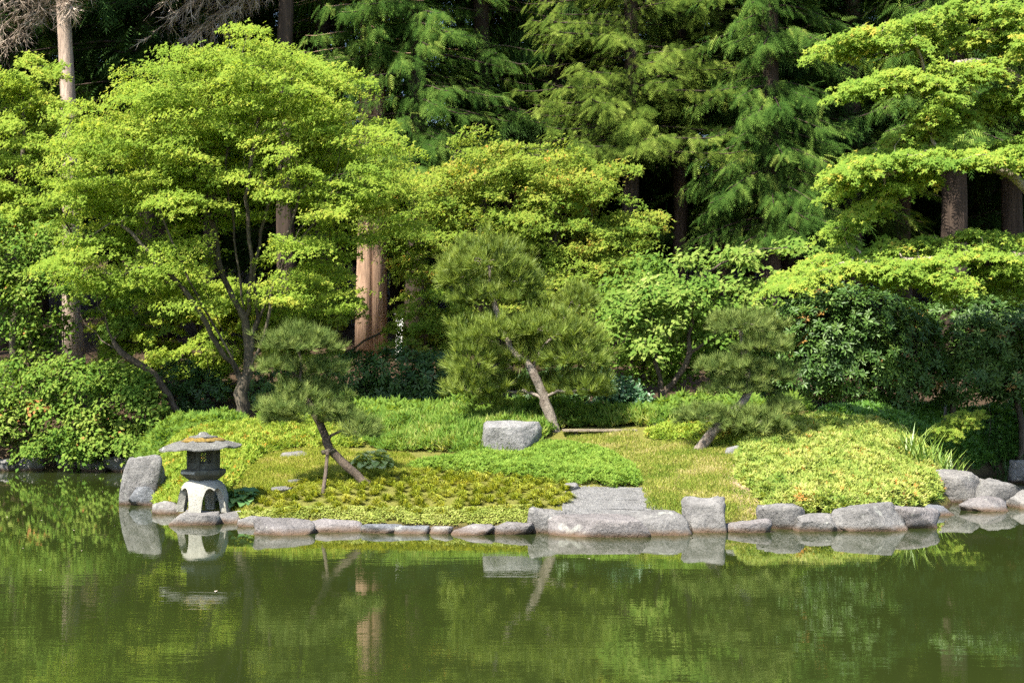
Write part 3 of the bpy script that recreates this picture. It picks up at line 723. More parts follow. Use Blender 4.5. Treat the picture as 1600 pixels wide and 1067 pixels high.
# carved panel on the front-left platform side, sunlight put into its pale stone
def box(cx, cy, cz, sx, sy, sz, rz=0):
    c, s = math.cos(rz), math.sin(rz); v = []
    for dx, dy, dz in itertools.product((-1, 1), repeat=3):
        x, y = dx * sx / 2, dy * sy / 2; v.append((cx + x * c - y * s, cy + x * s + y * c, cz + dz * sz / 2))
    return A(v), [(0, 1, 3, 2), (4, 6, 7, 5), (0, 4, 5, 1), (2, 3, 7, 6), (0, 2, 6, 4), (1, 5, 7, 3)]
fa = HR + math.radians(-120 - 30)               # facing of the front-left side
ap = .30 * math.cos(math.pi / 6)
for k in range(6):
    an = HR + math.pi / 6 + k * math.pi / 3
    if math.sin(an) < -.5 and math.cos(an) < 0.2:
        vv, ff = box(math.cos(an) * (ap + .002), math.sin(an) * (ap + .002), lz(740.2), .014, .27, .034, an)
        lpart('sunlit_carved_panel', vv, ff, 'lantern', bev=.004)
# fire box: six posts, sills, lintels and lattice windows
zb, zt = lz(735.5), lz(703); rf = .205; apf = rf * math.cos(math.pi / 6); side = rf
parts = [prism(6, [(rf * 1.06, zb), (rf * 1.06, zb + .022)], HR), prism(6, [(rf * 1.04, zt - .022), (rf * 1.04, zt + .01)], HR)]
for k in range(6):
    an = HR + k * math.pi / 3
    parts.append(box(rf * .95 * math.cos(an), rf * .95 * math.sin(an), (zb + zt) / 2, .045, .045, zt - zb, an))
    am = an + math.pi / 6
    for zz, hh in ((zb + .05, .07), (zt - .03, .035)):
        parts.append(box(apf * .97 * math.cos(am), apf * .97 * math.sin(am), zz, .032, side * .9, hh, am))
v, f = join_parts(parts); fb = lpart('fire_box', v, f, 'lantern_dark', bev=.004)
for k in range(6):
    am = HR + math.pi / 6 + k * math.pi / 3; bars = []
    z0, z1 = zb + .08, zt - .045; wq = side * .72
    nrm_ = A((math.cos(am), math.sin(am), 0)); tan = A((-math.sin(am), math.cos(am), 0)); cen = nrm_ * apf * .97 + A((0, 0, (z0 + z1) / 2))
    hgt = z1 - z0
    for s in (-1, 1):
        for q in (-.66, -.33, 0, .33, .66):
            a = cen + tan * (q * wq / 2 * 1.5 - s * hgt / 2) + A((0, 0, -hgt / 2)); b = cen + tan * (q * wq / 2 * 1.5 + s * hgt / 2) + A((0, 0, hgt / 2))
            # clip to the opening
            ts = []
            for t in np.linspace(0, 1, 41):
                pnt = a + (b - a) * t
                if abs((pnt - cen) @ tan) < wq / 2: ts.append(t)
            if len(ts) > 3:
                bars.append(tube([a + (b - a) * ts[0], a + (b - a) * ts[-1]], [.007, .007], 4, False))
    v, f = join_parts(bars); o = lpart('lattice', v + lc, f, 'lantern_dark', parent=fb); o.matrix_parent_inverse = Matrix.Translation(-Vector(lc)) if False else Matrix()
# roof: wide six sided cap with upswept rim
def roof():
    n = 6; sub = 10; V = []; F = []; rings = [(.04, lz(685.0)), (.20, lz(687)), (.24, lz(690)), (.36, lz(693.5)), (.47, lz(698)), (.545, lz(702)), (.545, lz(704.2)), (.40, lz(703.5)), (.14, lz(701.5))]
    m = n * sub
    for j, (rr, z) in enumerate(rings):
        for k in range(m):
            a = HR + 2 * math.pi * k / m; loc = ((k % sub) / sub - .5) * math.pi / 3
            hexr = math.cos(math.pi / 6) / math.cos(loc) if True else 1
            q = rr * (.35 * 1 + .65 * hexr)
            corner = (abs(loc) / (math.pi / 6)) ** 3
            zz = z + .012 * corner * (rr / .545) ** 2 + .008 * math.sin(5 * a + rr * 9) * (rr / .545) + .006 * math.sin(11 * a + 2)
            V.append((q * math.cos(a), q * math.sin(a), zz))
    for j in range(len(rings) - 1):
        for k in range(m):
            F.append((j * m + k, j * m + (k + 1) % m, (j + 1) * m + (k + 1) % m, (j + 1) * m + k)[::-1])
    F.append(tuple(range(m))); F.append(tuple(range(len(rings) * m - 1, (len(rings) - 1) * m - 1, -1)))
    return A(V), F
v, f = roof(); tl = math.radians(2.5)
v = v @ A([(math.cos(tl), 0, math.sin(tl)), (0, 1, 0), (-math.sin(tl), 0, math.cos(tl))])
v[:, 2] += .0
ro = lpart('roof', v, f, 'lantern_roof', smooth=True); e = ro.modifiers.new('edge', 'EDGE_SPLIT'); e.split_angle = math.radians(35)
v, f = prism(24, [(.30, lz(692.2)), (.27, lz(689.2)), (.215, lz(687.2)), (.18, lz(686.2))], HR); v += R(5).normal(0, .004, v.shape); o = lpart('moss_ring', v + lc, f, 'orange_moss', parent=ro, smooth=True)
v, f = prism(18, [(.19, lz(687)), (.19, lz(684.6)), (.10, lz(683.2)), (.07, lz(681.5)), (.055, lz(679)), (.02, lz(677.6))], HR); lpart('finial', v, f, 'lantern_roof', smooth=True)

# ------------------------------------------------------------------ pond-side ground cover
def wpoly(px): return A([G(*p)[:2] for p in px])
def scatter(poly, dens, r):
    lo = poly.min(0); hi = poly.max(0); n = int(np.prod(hi - lo) * dens)
    x = r.uniform(lo[0], hi[0], n); y = r.uniform(lo[1], hi[1], n); d = poly_dist(x, y, poly)
    k = d < 0; x, y, d = x[k], y[k], -d[k]
    k = poly_dist(x, y, POND) > .02; x, y, d = x[k], y[k], d[k]
    return x, y, d
def cover(name, label, px, dens, hgt, size, mat, seed, T=T_LEAF, edge=.35, lump=.25, jit=.55, up=1.0, fill=.5, cat='ground cover', lumps=1.8, upright=False, ragged=.09):
    """mass of small leaves over an area: a mounded sheet of foliage"""
    r = R(seed); poly = wpoly(px); x, y, d = scatter(poly, dens, r)
    k = d + ragged * (wob(x, y, 4.3, seed) + wob(x, y, 9.1, seed * 2.1)) > 0; x, y, d = x[k], y[k], d[k]; n = len(x)
    prof = np.sqrt(np.clip(d / edge, 0, 1)) * (1 + lump * wob(x, y, lumps, seed * .7) + .6 * lump * wob(x, y, lumps * 2.7, seed * 1.3))
    z = H(x, y) + hgt * prof * (1 - fill * r.random(n) ** 2)
    pos = np.stack([x, y, z], 1)
    # slope of the top surface
    e = .05
    nr = np.stack([r.normal(0, jit, n), r.normal(0, jit, n), np.full(n, up)], 1) + SUNV * .35
    dr = rot_dirs(n, r)
    if upright: dr = dr * .5 + A((0, 0, 1.0)); nr = rot_dirs(n, r)
    s = size * r.uniform(.6, 1.3, n); tint = np.clip(r.normal(.5, .2, n) + .12 * wob(x, y, 2.5, seed), 0, 1)
    o = link_mesh(name, leaf_mesh(name, T, pos, nr, dr, s, tint), mat)
    return tag(o, label, cat, kind='stuff')
T_TRI = (A([(-.4, -.25, 0), (.6, 0, .1), (-.4, .25, 0)]), I([(0, 1, 2)]))
T_GRASS = (A([(0, -.11, 0), (0, .11, 0), (1, 0, .12)]), I([(0, 1, 2)]))
lawnL = [(350, 800), (360, 750), (400, 712), (440, 702), (520, 698), (560, 708), (640, 710), (690, 733), (650, 744), (560, 748), (480, 758), (420, 772), (390, 800)]
cover('moss_lawn', 'short yellow green moss lawn right of the lantern', lawnL, 6000, .035, .045, M['moss_blade'], 1, T_GRASS, .2, upright=True, fill=.9)
lawnR = [(1000, 690), (1060, 689), (1140, 698), (1165, 712), (1150, 760), (1215, 806), (1200, 822), (1130, 824), (1050, 815), (1010, 795), (1002, 760), (985, 735), (950, 712), (890, 694), (880, 676), (990, 672)]
cover('moss_lawn', 'dry golden moss lawn between the path and the yellow shrubs', lawnR, 6500, .035, .045, M['dry_moss'], 2, T_GRASS, .2, upright=True, fill=.9)
sed = [(350, 812), (385, 800), (430, 796), (520, 793), (640, 794), (760, 795), (840, 790), (850, 820), (800, 827), (700, 826), (560, 825), (470, 824), (400, 822)]
cover('sedum_carpet', 'pale yellow creeping sedum carpet along the front stones', sed, 8000, .055, .03, M['sedum'], 3, T_LEAF, .15, lumps=3)
hed = [(636, 732), (700, 722), (745, 719), (805, 718), (840, 702), (900, 700), (960, 714), (1000, 740), (1004, 760), (960, 763), (890, 758), (820, 748), (740, 742), (660, 738)]
cover('low_green_hedge', 'bright green low clipped hedge sheet before the boulder', hed, 2100, .14, .05, M['hedge'], 4, T_SPRIG, .2, lump=.3, lumps=3, jit=.6, fill=.7)
nan = [(1150, 712), (1170, 690), (1220, 672), (1300, 660), (1360, 665), (1420, 690), (1470, 735), (1475, 775), (1462, 796), (1440, 803), (1350, 812), (1300, 814), (1210, 806), (1180, 782), (1150, 750)]
cover('yellow_shrub_bank', 'yellow green dwarf shrub bank above the right stones', nan, 1500, .17, .07, M['nandina'], 5, T_SPRIG, .12, lump=.5, lumps=2.6, jit=.55, fill=.8)
brt = [(560, 690), (575, 665), (640, 652), (760, 650), (870, 655), (960, 655), (1060, 660), (1060, 672), (980, 668), (885, 668), (850, 690), (805, 714), (750, 714), (690, 708), (600, 706)]
cover('bright_grass', 'bright green grassy planting behind the boulder', brt, 900, .14, .085, M['bright'], 6, T_SPRIGL, .2, lump=.7, lumps=2.4, jit=.35, fill=.9)
cover('pale_ground_cover', 'pale green leafy cover behind the right pine and the plank bench', [(1000, 682), (1040, 668), (1110, 664), (1200, 668), (1215, 690), (1160, 704), (1080, 694)], 1100, .14, .07, M['lantern_cover'], 16, T_SPRIG, .2, lump=.4)
lan = [(240, 790), (228, 755), (250, 725), (265, 700), (330, 680), (380, 672), (450, 668), (545, 668), (565, 700), (500, 702), (430, 708), (390, 730), (372, 760), (340, 796), (290, 796)]
cover('lantern_ground_cover', 'yellow green and orange leafy cover around the lantern', lan, 1300, .18, .07, M['lantern_cover'], 7, T_SPRIG, .3, lump=.4, lumps=2.2, jit=.8)
dkc = [(1270, 662), (1330, 648), (1450, 642), (1600, 640), (1700, 640), (1700, 735), (1530, 735), (1480, 722), (1420, 690), (1360, 668)]
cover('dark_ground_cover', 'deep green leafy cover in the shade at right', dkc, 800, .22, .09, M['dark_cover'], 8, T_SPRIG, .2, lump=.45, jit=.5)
und = [(395, 668), (420, 650), (560, 648), (760, 648), (1000, 650), (1270, 650), (1270, 662), (1000, 662), (560, 668)]
cover('shaded_ferns', 'low shaded leafy plants along the wood edge', und, 180, .22, .14, M['understory'], 9, T_SPRIG, .2, lump=.6, jit=.5)
cover('left_bank_leaves', 'leafy low plants on the bank behind the tall boulder', [(205, 735), (200, 715), (260, 690), (300, 672), (390, 664), (390, 672), (330, 682), (262, 702), (235, 728)], 420, .28, .11, M['understory'], 10, T_SPRIG, .3, lump=.5)

# worn bare strip at the right edge of the dry lawn
poly = wpoly([(1138, 700), (1160, 712), (1158, 745), (1178, 775), (1205, 800), (1180, 806), (1150, 790), (1142, 765), (1130, 735)])
res = 30; lo = poly.min(0); hi = poly.max(0); X, Y = np.meshgrid(np.linspace(lo[0], hi[0], res), np.linspace(lo[1], hi[1], res)); dd = poly_dist(X.ravel(), Y.ravel(), poly)
V = np.stack([X.ravel(), Y.ravel(), H(X.ravel(), Y.ravel()) + .02 + .02 * np.clip(-dd / .1, -2, .3)], 1); ii = (np.arange(res - 1)[:, None] * res + np.arange(res - 1)[None]).ravel(); q = np.stack([ii, ii + 1, ii + res + 1, ii + res], 1); q = q[(dd[q] < .12).all(1)]
M['tan_soil'] = plain_mat('tan_soil', (.26, .19, .115), .95, 25, .45, .7)
tag(link_mesh('bare_soil', mesh_np('bare_soil', V, q, smooth=True), M['tan_soil']), 'worn tan bare soil beside the yellow shrub bank', 'soil', kind='structure')
# sedge tufts
r = R(33); poly = wpoly([(395, 770), (470, 760), (500, 748), (560, 742), (650, 738), (740, 742), (830, 748), (890, 756), (885, 782), (840, 798), (760, 803), (640, 803), (520, 802), (430, 806), (400, 800)])
pts = []
lo, hi = poly.min(0), poly.max(0)
for _ in range(9000):
    q = r.uniform(lo, hi)
    if all((q[0] - p[0]) ** 2 + ((q[1] - p[1])) ** 2 > .18 ** 2 for p in pts): pts.append(q)
pts = A(pts); d = poly_dist(pts[:, 0], pts[:, 1], poly); pts = pts[d < .05]
T_SEDGE = []
def sedge_template(seed):
    q = R(seed); v = []; f = []
    for k in range(120):
        a = q.uniform(0, 6.283); rr = math.sqrt(q.random()) * 1.02; w = .05
        c, s = math.cos(a), math.sin(a); b = len(v); h = math.sqrt(max(.03, 1.06 - rr * rr)) * q.uniform(.85, 1.08)
        o = (c * rr * .25, s * rr * .25); m = (c * rr * .62, s * rr * .62, h * .85); e_ = (c * rr * 1.12, s * rr * 1.12, h * q.uniform(.75, .95))
        v += [(o[0] - s * w, o[1] + c * w, 0), (o[0] + s * w, o[1] - c * w, 0), (m[0] + s * w, m[1] - c * w, m[2]), (m[0] - s * w, m[1] + c * w, m[2]), e_]
        f += [(b, b + 1, b + 2), (b, b + 2, b + 3), (b + 3, b + 2, b + 4)]
    return A(v), I(f)
n = len(pts); pos = np.stack([pts[:, 0], pts[:, 1], H(pts[:, 0], pts[:, 1]) - .01], 1)
a = r.uniform(0, 6.28, n)
v, f = inst(sedge_template(4), pos, frames(A([(0, 0, 1.)] * n) + r.normal(0, .08, (n, 3)), np.stack([np.cos(a), np.sin(a), 0 * a], 1)), np.stack([r.uniform(.115, .15, n)] * 2 + [r.uniform(.095, .13, n)], 1))
tint = np.clip(np.repeat(r.normal(.5, .12, n), 360) + r.normal(0, .15, 360 * n), 0, 1)
tag(link_mesh('sedge_tufts', mesh_np('sedge_tufts', v, f, tint), M['tuft']), 'olive green sedge tufts covering the front of the mound', 'grass', kind='stuff')

# gravel landing with slabs
poly = wpoly([(905, 762), (1005, 762), (1012, 790), (1060, 806), (1050, 815), (880, 815), (885, 790)])
r = R(44); x, y, d = scatter(poly, 2600, r); n = len(x)
x2, y2, d2 = scatter(wpoly([(890, 757), (1012, 757), (1030, 790), (1075, 808), (1060, 820), (872, 820), (872, 788)]), 260, r); x, y = np.concatenate([x, x2]), np.concatenate([y, y2]); n = len(x)
T_PEB = (A([(1, 0, 0), (-1, 0, 0), (0, 1, 0), (0, -1, 0), (0, 0, .7)]), I([(0, 2, 4), (2, 1, 4), (1, 3, 4), (3, 0, 4)]))
tag(link_mesh('gravel', leaf_mesh('gravel', T_PEB, np.stack([x, y, H(x, y)], 1), A([(0, 0, 1.)] * n) + r.normal(0, .25, (n, 3)), rot_dirs(n, r), r.uniform(.006, .016, n), np.clip(r.normal(.5, .22, n), 0, 1)), M['gravel']), 'pale grey gravel of the landing path', 'gravel', kind='stuff')
pv = [(p[0], p[1], float(H(p[0], p[1])) + .004) for p in poly]
res = 90; lo = poly.min(0); hi = poly.max(0); X, Y = np.meshgrid(np.linspace(lo[0], hi[0], res), np.linspace(lo[1], hi[1], res)); dd = poly_dist(X.ravel(), Y.ravel(), poly)
V = np.stack([X.ravel(), Y.ravel(), H(X.ravel(), Y.ravel()) + .006], 1); ii = (np.arange(res - 1)[:, None] * res + np.arange(res - 1)[None]).ravel(); q = np.stack([ii, ii + 1, ii + res + 1, ii + res], 1); q = q[(dd[q] < .06).all(1)]
tag(link_mesh('path', mesh_np('path', V, q, smooth=True), M['slab']), 'grey stone and gravel landing path running up from the water', 'path', kind='structure')
for k, (x0, x1, yt, yb, lab) in enumerate([(915, 1000, 766, 769, 'long slab forming the top step of the landing path'), (905, 1000, 777, 782, 'flat slab in the middle of the landing path'), (890, 1010, 790, 796, 'wide slab nearest the water on the landing path')]):
    land_stone(lab, x0, x1, yt, yb, 90 + k, mat='slab', depth=.3, boxy=.5, cuts=8, group='slabs of the landing path', name='path_slab', cat='slab', sink=.08)

# ------------------------------------------------------------------ hostas, iris, small plants
def hosta(label, px, py, wpx, n, lsize, mat, seed, D=None):
    r = R(seed); c = G(px, py) if D is None else on_ground(px, D)
    root = thing('hosta', label, 'hosta', tuple(c)); rw = wpx * c[1] / FPX / 2
    V = []; F = []; rows = 6
    prof = [.06, .34, .46, .42, .26, .03]
    for i in range(rows):
        t = i / (rows - 1); x = t; w = prof[i]; z = .28 * math.sin(t * 1.9) - .42 * t * t
        V += [(x, -w, z + .10 * w), (x, 0, z - .02), (x, w, z + .10 * w)]
    for i in range(rows - 1):
        for k in (0, 1): F.append((i * 3 + k, (i + 1) * 3 + k, (i + 1) * 3 + k + 1, i * 3 + k + 1))
    me = mesh_np('leaf', A(V), I(F), np.full(len(F), .55), smooth=True); me.materials.append(mat)
    me2 = mesh_np('leaf', A(V) * A((1, .85, 1.2)), I(F), np.full(len(F), .15), smooth=True); me2.materials.append(mat)
    me3 = mesh_np('leaf', A(V) * A((1, 1.1, .8)), I(F), np.full(len(F), .85), smooth=True); me3.materials.append(mat)
    for k in range(n):
        u = (k + .5) / n; a = k * 2.39996 + r.normal(0, .2); rad = rw * (.12 + .62 * math.sqrt(u)); z = rw * .62 * (1 - u * .85) + r.normal(0, .01)
        o = bpy.data.objects.new('leaf', (me, me2, me3)[r.integers(3)]); C.objects.link(o); o.parent = root
        o.location = (rad * math.cos(a), rad * math.sin(a), max(.02, z)); s = lsize * r.uniform(.8, 1.2); o.scale = (s, s, s)
        o.rotation_euler = (r.normal(0, .2), -.25 + .7 * u + r.normal(0, .18), a + r.normal(0, .25))
hosta('bright pale green hosta clump behind the left pine trunk', 583, 731, 72, 85, .135, M['hosta'], 1)
hosta('blue green hosta right of the lantern, leaves darkened for the lantern shadow', 378, 788, 62, 75, .13, M['hosta_shaded'], 2)
def blade_clump(name, label, cat, px, py, w_m, n, L, width, mat, seed, lean=.45, part=True):
    r = R(seed); c = G(px, py); root = thing(name, label, cat, tuple(c))
    V = []; rows = 6
    for i in range(rows):
        t = i / (rows - 1); w = (.5 * (1 - t ** 2.2) + .02) * width / L; V += [(lean * t * t, -w, t), (lean * t * t, w, t)]
    F = [(2 * i, 2 * i + 1, 2 * i + 3, 2 * i + 2) for i in range(rows - 1)]
    ms = []
    for tv in (.25, .55, .85):
        me = mesh_np('blade', A(V), I(F), np.full(len(F), tv)); me.materials.append(mat); ms.append(me)
    for k in range(n):
        o = bpy.data.objects.new('blade', ms[r.integers(3)]); C.objects.link(o); o.parent = root
        p = r.normal(0, .4, 2) * w_m / 2; x, y = c[0] + p[0], c[1] + p[1] * .7
        o.location = (p[0], p[1] * .7, float(H(x, y)) - c[2]); s = L * r.uniform(.6, 1.15); o.scale = (s, s, s); o.rotation_euler = (r.normal(0, .12), r.normal(.1, .15), r.uniform(0, 6.28))
blade_clump('iris_clump', 'upright pale green iris blades left of the faceted boulder', 'iris', 1432, 732, .8, 90, .62, .032, M['iris'], 1)
blade_clump('iris_clump', 'shorter iris blades leaning right above the faceted boulder', 'iris', 1482, 748, .6, 70, .48, .030, M['iris'], 2)
blade_clump('grass_clump', 'dark arching grass clump hanging over the right inlet', 'grass', 1560, 735, 1.0, 170, .62, .018, M['darkgrass'], 3, lean=.9)

# ------------------------------------------------------------------ pines
def pine(name, label, stems, pads, r_base, mat, bark, seed, size=.12, T=T_NEEDLE, dens=420, bias=.55):
    r = R(seed); base = A(stems[0][0]); root = thing(name, label, 'pine tree', tuple(base))
    tips = []; nr = []; tints = []
    anchors = []
    for (px, py, D, rx, ry, rd) in pads:
        c = P(px, py, D); ax, az = rx * D / FPX, ry * D / FPX
        n = int(dens * (ax * rd + ax * az * 1.3 + rd * az) * 4)
        d = rot_dirs(n, r); keep = d[:, 2] > -.45; d = d[keep]
        lump = 1 + .20 * np.sin(d @ A((5.1, 3.3, 4.2)) + px) + .16 * np.sin(d @ A((-9, 7, 6.)) + py) + .1 * np.sin(d @ A((13, -11, 9.)) + py)
        rr = (bias + (1 - bias) * r.random(len(d)) ** .5) * lump
        flat = np.where(d[:, 2] < 0, .55, 1.0)
        tips.append(c + d * rr[:, None] * np.stack([np.full(len(d), ax), np.full(len(d), rd), az * flat], 1))
        nn = d / A((ax, rd, az)) * min(ax, rd, az) + A((0, 0, .75)) + r.normal(0, .3, d.shape); nr.append(nn)
        tints.append(np.clip(.3 + .25 * rr + r.normal(0, .26, len(d)), 0, 1))
        k = max(3, int(26 * ax)); q = rot_dirs(k, r); q[:, 2] = np.abs(q[:, 2]) * .6 - .2; anchors.append(c + q * A((ax, rd, az)) * .62)
    tips = np.concatenate(tips); nr = np.concatenate(nr); tints = np.concatenate(tints); n = len(tips)
    v, f = grow(stems, np.concatenate(anchors), r_base, .008, .16, .25, seed, .012)
    link_mesh('trunk', mesh_np('trunk', v, f, smooth=True), bark, root)
    link_mesh('crown', leaf_mesh('crown', T, tips, nr, rot_dirs(n, r), size * r.uniform(.55, 1.35, n), tints), mat, root)
    return root
b1 = G(578, 755); D1 = b1[1]
pine('pine_tree', 'small cloud pruned pine with a bent dark trunk near the lantern',
     [[b1 - A((0, 0, .05)), P(556, 741, D1), P(535, 722, D1), P(517, 700, D1 + .05), P(508, 682, D1 + .05), P(500, 660, D1 + .1), P(485, 630, D1 + .15), P(472, 590, D1 + .2), P(470, 560, D1 + .2)]],
     [(478, 640, D1 + .1, 62, 33, .50), (438, 655, D1, 26, 18, .3), (566, 676, D1 - .1, 28, 24, .25), (530, 655, D1 + .2, 26, 20, .3), (470, 540, D1 + .2, 58, 26, .48), (435, 578, D1 + .15, 30, 15, .28), (510, 580, D1 + .3, 30, 17, .28), (480, 606, D1 + .4, 40, 14, .3)], .062, M['pine_blue'], M['bark_pine_dark'], 5, .155, dens=290)
# its prop
c = G(503, 776); pr = thing('pine_prop', 'wooden crutch propping the bent pine trunk', 'prop', tuple(c))
top = P(512, 705, D1 - .02); v, f = tube([c - A((0, 0, .05)), c + (top - c) * .5 + A((.01, 0, 0)), top], [.028, .026, .024], 8); link_mesh('post', mesh_py('post', v, f, True), M['bark_pine_dark'], pr)
v, f = tube([P(503, 707, D1 - .06), P(523, 703, D1 + .02)], [.034, .034], 8); link_mesh('crosspiece', mesh_py('crosspiece', v, f, True), M['bark_dark'], pr)
b2 = G(870, 674); D2 = b2[1]
pine('pine_tree', 'big dense pine with a pale leaning trunk behind the boulder',
     [[b2 - A((0, 0, .1)), P(856, 640, D2), P(845, 608, D2), P(832, 578, D2), P(815, 560, D2 + .1), P(800, 550, D2 + .15), P(785, 510, D2 + .3), P(770, 470, D2 + .4), P(765, 420, D2 + .5)], [P(832, 578, D2), P(850, 540, D2 + .1), P(880, 515, D2 + .2)]],
     [(760, 415, D2 + .5, 64, 42, .7), (720, 440, D2 + .6, 34, 30, .5), (808, 445, D2 + .5, 36, 32, .5), (770, 470, D2 + .5, 70, 24, .6), (860, 520, D2 + .2, 66, 32, .7), (770, 525, D2 + .3, 62, 30, .65), (900, 560, D2 + .1, 48, 42, .6), (745, 575, D2 + .3, 42, 42, .5), (835, 565, D2 + .45, 60, 36, .5), (880, 610, D2 + .5, 60, 26, .5), (790, 610, D2 + .6, 40, 24, .4), (905, 475, D2 + .8, 28, 26, .4), (930, 600, D2 + .3, 22, 26, .3), (735, 610, D2 + .2, 36, 24, .4), (915, 612, D2 - .1, 34, 24, .4), (765, 632, D2 + .5, 30, 14, .3)], .092, M['pine_green'], M['bark_pine'], 6, .20, T_NEEDLE2, dens=170)
b3 = G(773, 655)
tr = grow([[b3 - A((0, 0, .1)), P(770, 635, b3[1]), P(762, 600, b3[1]), P(755, 540, b3[1] - .3)]], np.zeros((0, 3)), .075, .04, .2)
# right pine
b4 = G(1090, 703); D4 = b4[1]
pine('pine_tree', 'low spreading pine leaning right with a mottled trunk',
     [[b4 - A((0, 0, .06)), P(1108, 682, D4), P(1128, 662, D4), P(1150, 640, D4 + .1), P(1170, 610, D4 + .2), P(1165, 570, D4 + .25), P(1160, 530, D4 + .3)]],
     [(1165, 512, D4 + .3, 52, 22, .45), (1195, 545, D4 + .2, 42, 18, .4), (1140, 575, D4 + .2, 44, 16, .4), (1195, 590, D4 + .3, 46, 20, .4), (1150, 610, D4 + .3, 46, 18, .4), (1105, 655, D4 + .1, 46, 20, .45), (1175, 665, D4 - .05, 54, 26, .45), (1222, 640, D4 + .3, 22, 18, .35)], .085, M['pine_blue'], M['bark_pine'], 8, .16, dens=290)
# plank bench
c = G(940, 684); bn = thing('plank_bench', 'low weathered plank bench right of the leaning pine trunk', 'bench', tuple(c))
zt = P(940, 672, c[1] + .25)[2]
for dy in (-.075, .075):
    v, f = box(c[0] - .02, c[1] + .25 + dy, zt, 1.24, .13, .035, .07); o = link_mesh('plank', mesh_py('plank', v, f), M['wood'], bn); bevel_obj(o, .006)
for dx in (-.42, .05, .40):
    v, f = box(c[0] + dx, c[1] + .25 + dx * .07, zt - .12, .06, .2, .2, .07); o = link_mesh('leg', mesh_py('leg', v, f), M['bark_pine_dark'], bn); bevel_obj(o, .005)

# ------------------------------------------------------------------ broadleaf trees
def lob(L, D, rd, dens, jitter=.0, rs=None):
    """(px, py, rx, ry[, dD]) -> full lobes with a target count by size"""
    out = []
    for q in L:
        dd = q[4] if len(q) > 4 else 0
        n = max(4, int(dens * q[2] * q[3] / 1000)); out.append((q[0], q[1], D + dd, q[2], q[3], rd, n))
    return out
DM = 27.0
mb = on_ground(378, DM)
tree('maple_tree', 'big bright yellow green maple with many slender stems at left', 'maple tree',
     [[mb - A((0, 0, .15)), P(377, 615, DM), P(368, 570, DM), P(345, 510, DM - .1), P(315, 440, DM - .2), P(280, 370, DM - .3)],
      [P(377, 615, DM), P(388, 560, DM + .1), P(384, 500, DM + .1), P(372, 420, DM), P(362, 330, DM), P(352, 250, DM)],
      [P(388, 560, DM + .1), P(402, 500, DM + .1), P(398, 420, DM + .2), P(415, 340, DM + .2), P(440, 260, DM + .2)],
      [P(368, 570, DM), P(340, 540, DM - .2), P(300, 470, DM - .5), P(240, 400, DM - .7), P(190, 350, DM - .7)],
      [P(402, 500, DM + .1), P(430, 440, DM), P(470, 370, DM - .1), P(520, 320, DM)],
      [P(384, 500, DM + .1), P(350, 430, DM + .3), P(330, 340, DM + .4), P(300, 250, DM + .4), P(290, 180, DM + .4)],
      [P(372, 590, DM), P(355, 545, DM - .3), P(318, 480, DM - .4), P(290, 420, DM - .6), P(250, 330, DM - .7)],
      [P(380, 595, DM), P(410, 530, DM - .2), P(425, 460, DM - .4), P(445, 380, DM - .5), P(470, 300, DM - .5)],
      [P(384, 500, DM + .1), P(392, 420, DM - .2), P(385, 330, DM - .3), P(395, 230, DM - .3), P(410, 150, DM - .2)]],
     lob([(330, 150, 130, 70), (420, 120, 105, 62), (470, 175, 85, 60), (250, 200, 110, 70), (190, 260, 90, 70), (330, 235, 130, 46), (470, 250, 100, 55), (150, 340, 75, 60), (260, 320, 110, 60), (390, 310, 90, 40), (520, 290, 95, 50), (590, 285, 60, 36), (170, 415, 90, 40), (280, 405, 60, 30), (470, 400, 60, 34), (480, 440, 50, 36), (525, 360, 50, 34), (395, 80, 75, 30), (130, 425, 60, 22), (220, 445, 70, 20), (235, 120, 40, 16), (300, 95, 36, 14), (150, 190, 44, 18), (530, 130, 44, 16), (570, 200, 40, 16), (95, 310, 40, 18), (640, 335, 36, 14), (610, 235, 36, 14), (460, 470, 55, 18), (530, 470, 30, 16), (300, 470, 50, 16), (120, 250, 45, 40), (620, 300, 30, 20)], DM, 1.6, 6.5),
     .135, M['maple'], M['bark_dark'], 165, .42, .07, T_BI, .038, .12, 21, .45, .0045, jit=.5)
# right maple, trunk outside the view: thin shelves of leaves with drooping tips
shelves = [[(1288, 74, 5), (1340, 60, 17), (1420, 48, 30), (1500, 42, 38), (1640, 38, 50)],
           [(1312, 138, 4), (1360, 127, 15), (1430, 121, 24), (1500, 116, 17), (1570, 100, 14)], [(1440, 176, 5), (1470, 160, 12), (1502, 140, 13)],
           [(1465, 186, 6), (1520, 170, 16), (1570, 155, 19), (1650, 148, 24)], [(1392, 216, 5), (1440, 205, 10), (1490, 195, 10)],
           [(1296, 268, 4), (1340, 247, 12), (1400, 240, 15), (1470, 243, 15), (1540, 238, 18), (1650, 228, 26)],
           [(1292, 362, 4), (1330, 340, 11), (1362, 315, 12), (1400, 287, 12), (1455, 266, 12)], [(1312, 292, 4), (1340, 280, 8), (1370, 268, 8)],
           [(1208, 441, 5), (1250, 425, 12), (1310, 408, 16), (1380, 396, 21), (1450, 390, 26), (1530, 385, 27), (1660, 385, 36)],
           [(1345, 415, 8), (1400, 425, 13), (1450, 430, 18), (1488, 446, 26), (1498, 474, 12)], [(1545, 425, 20), (1580, 432, 28), (1640, 436, 34)], [(1600, 60, 40), (1660, 200, 60)]]
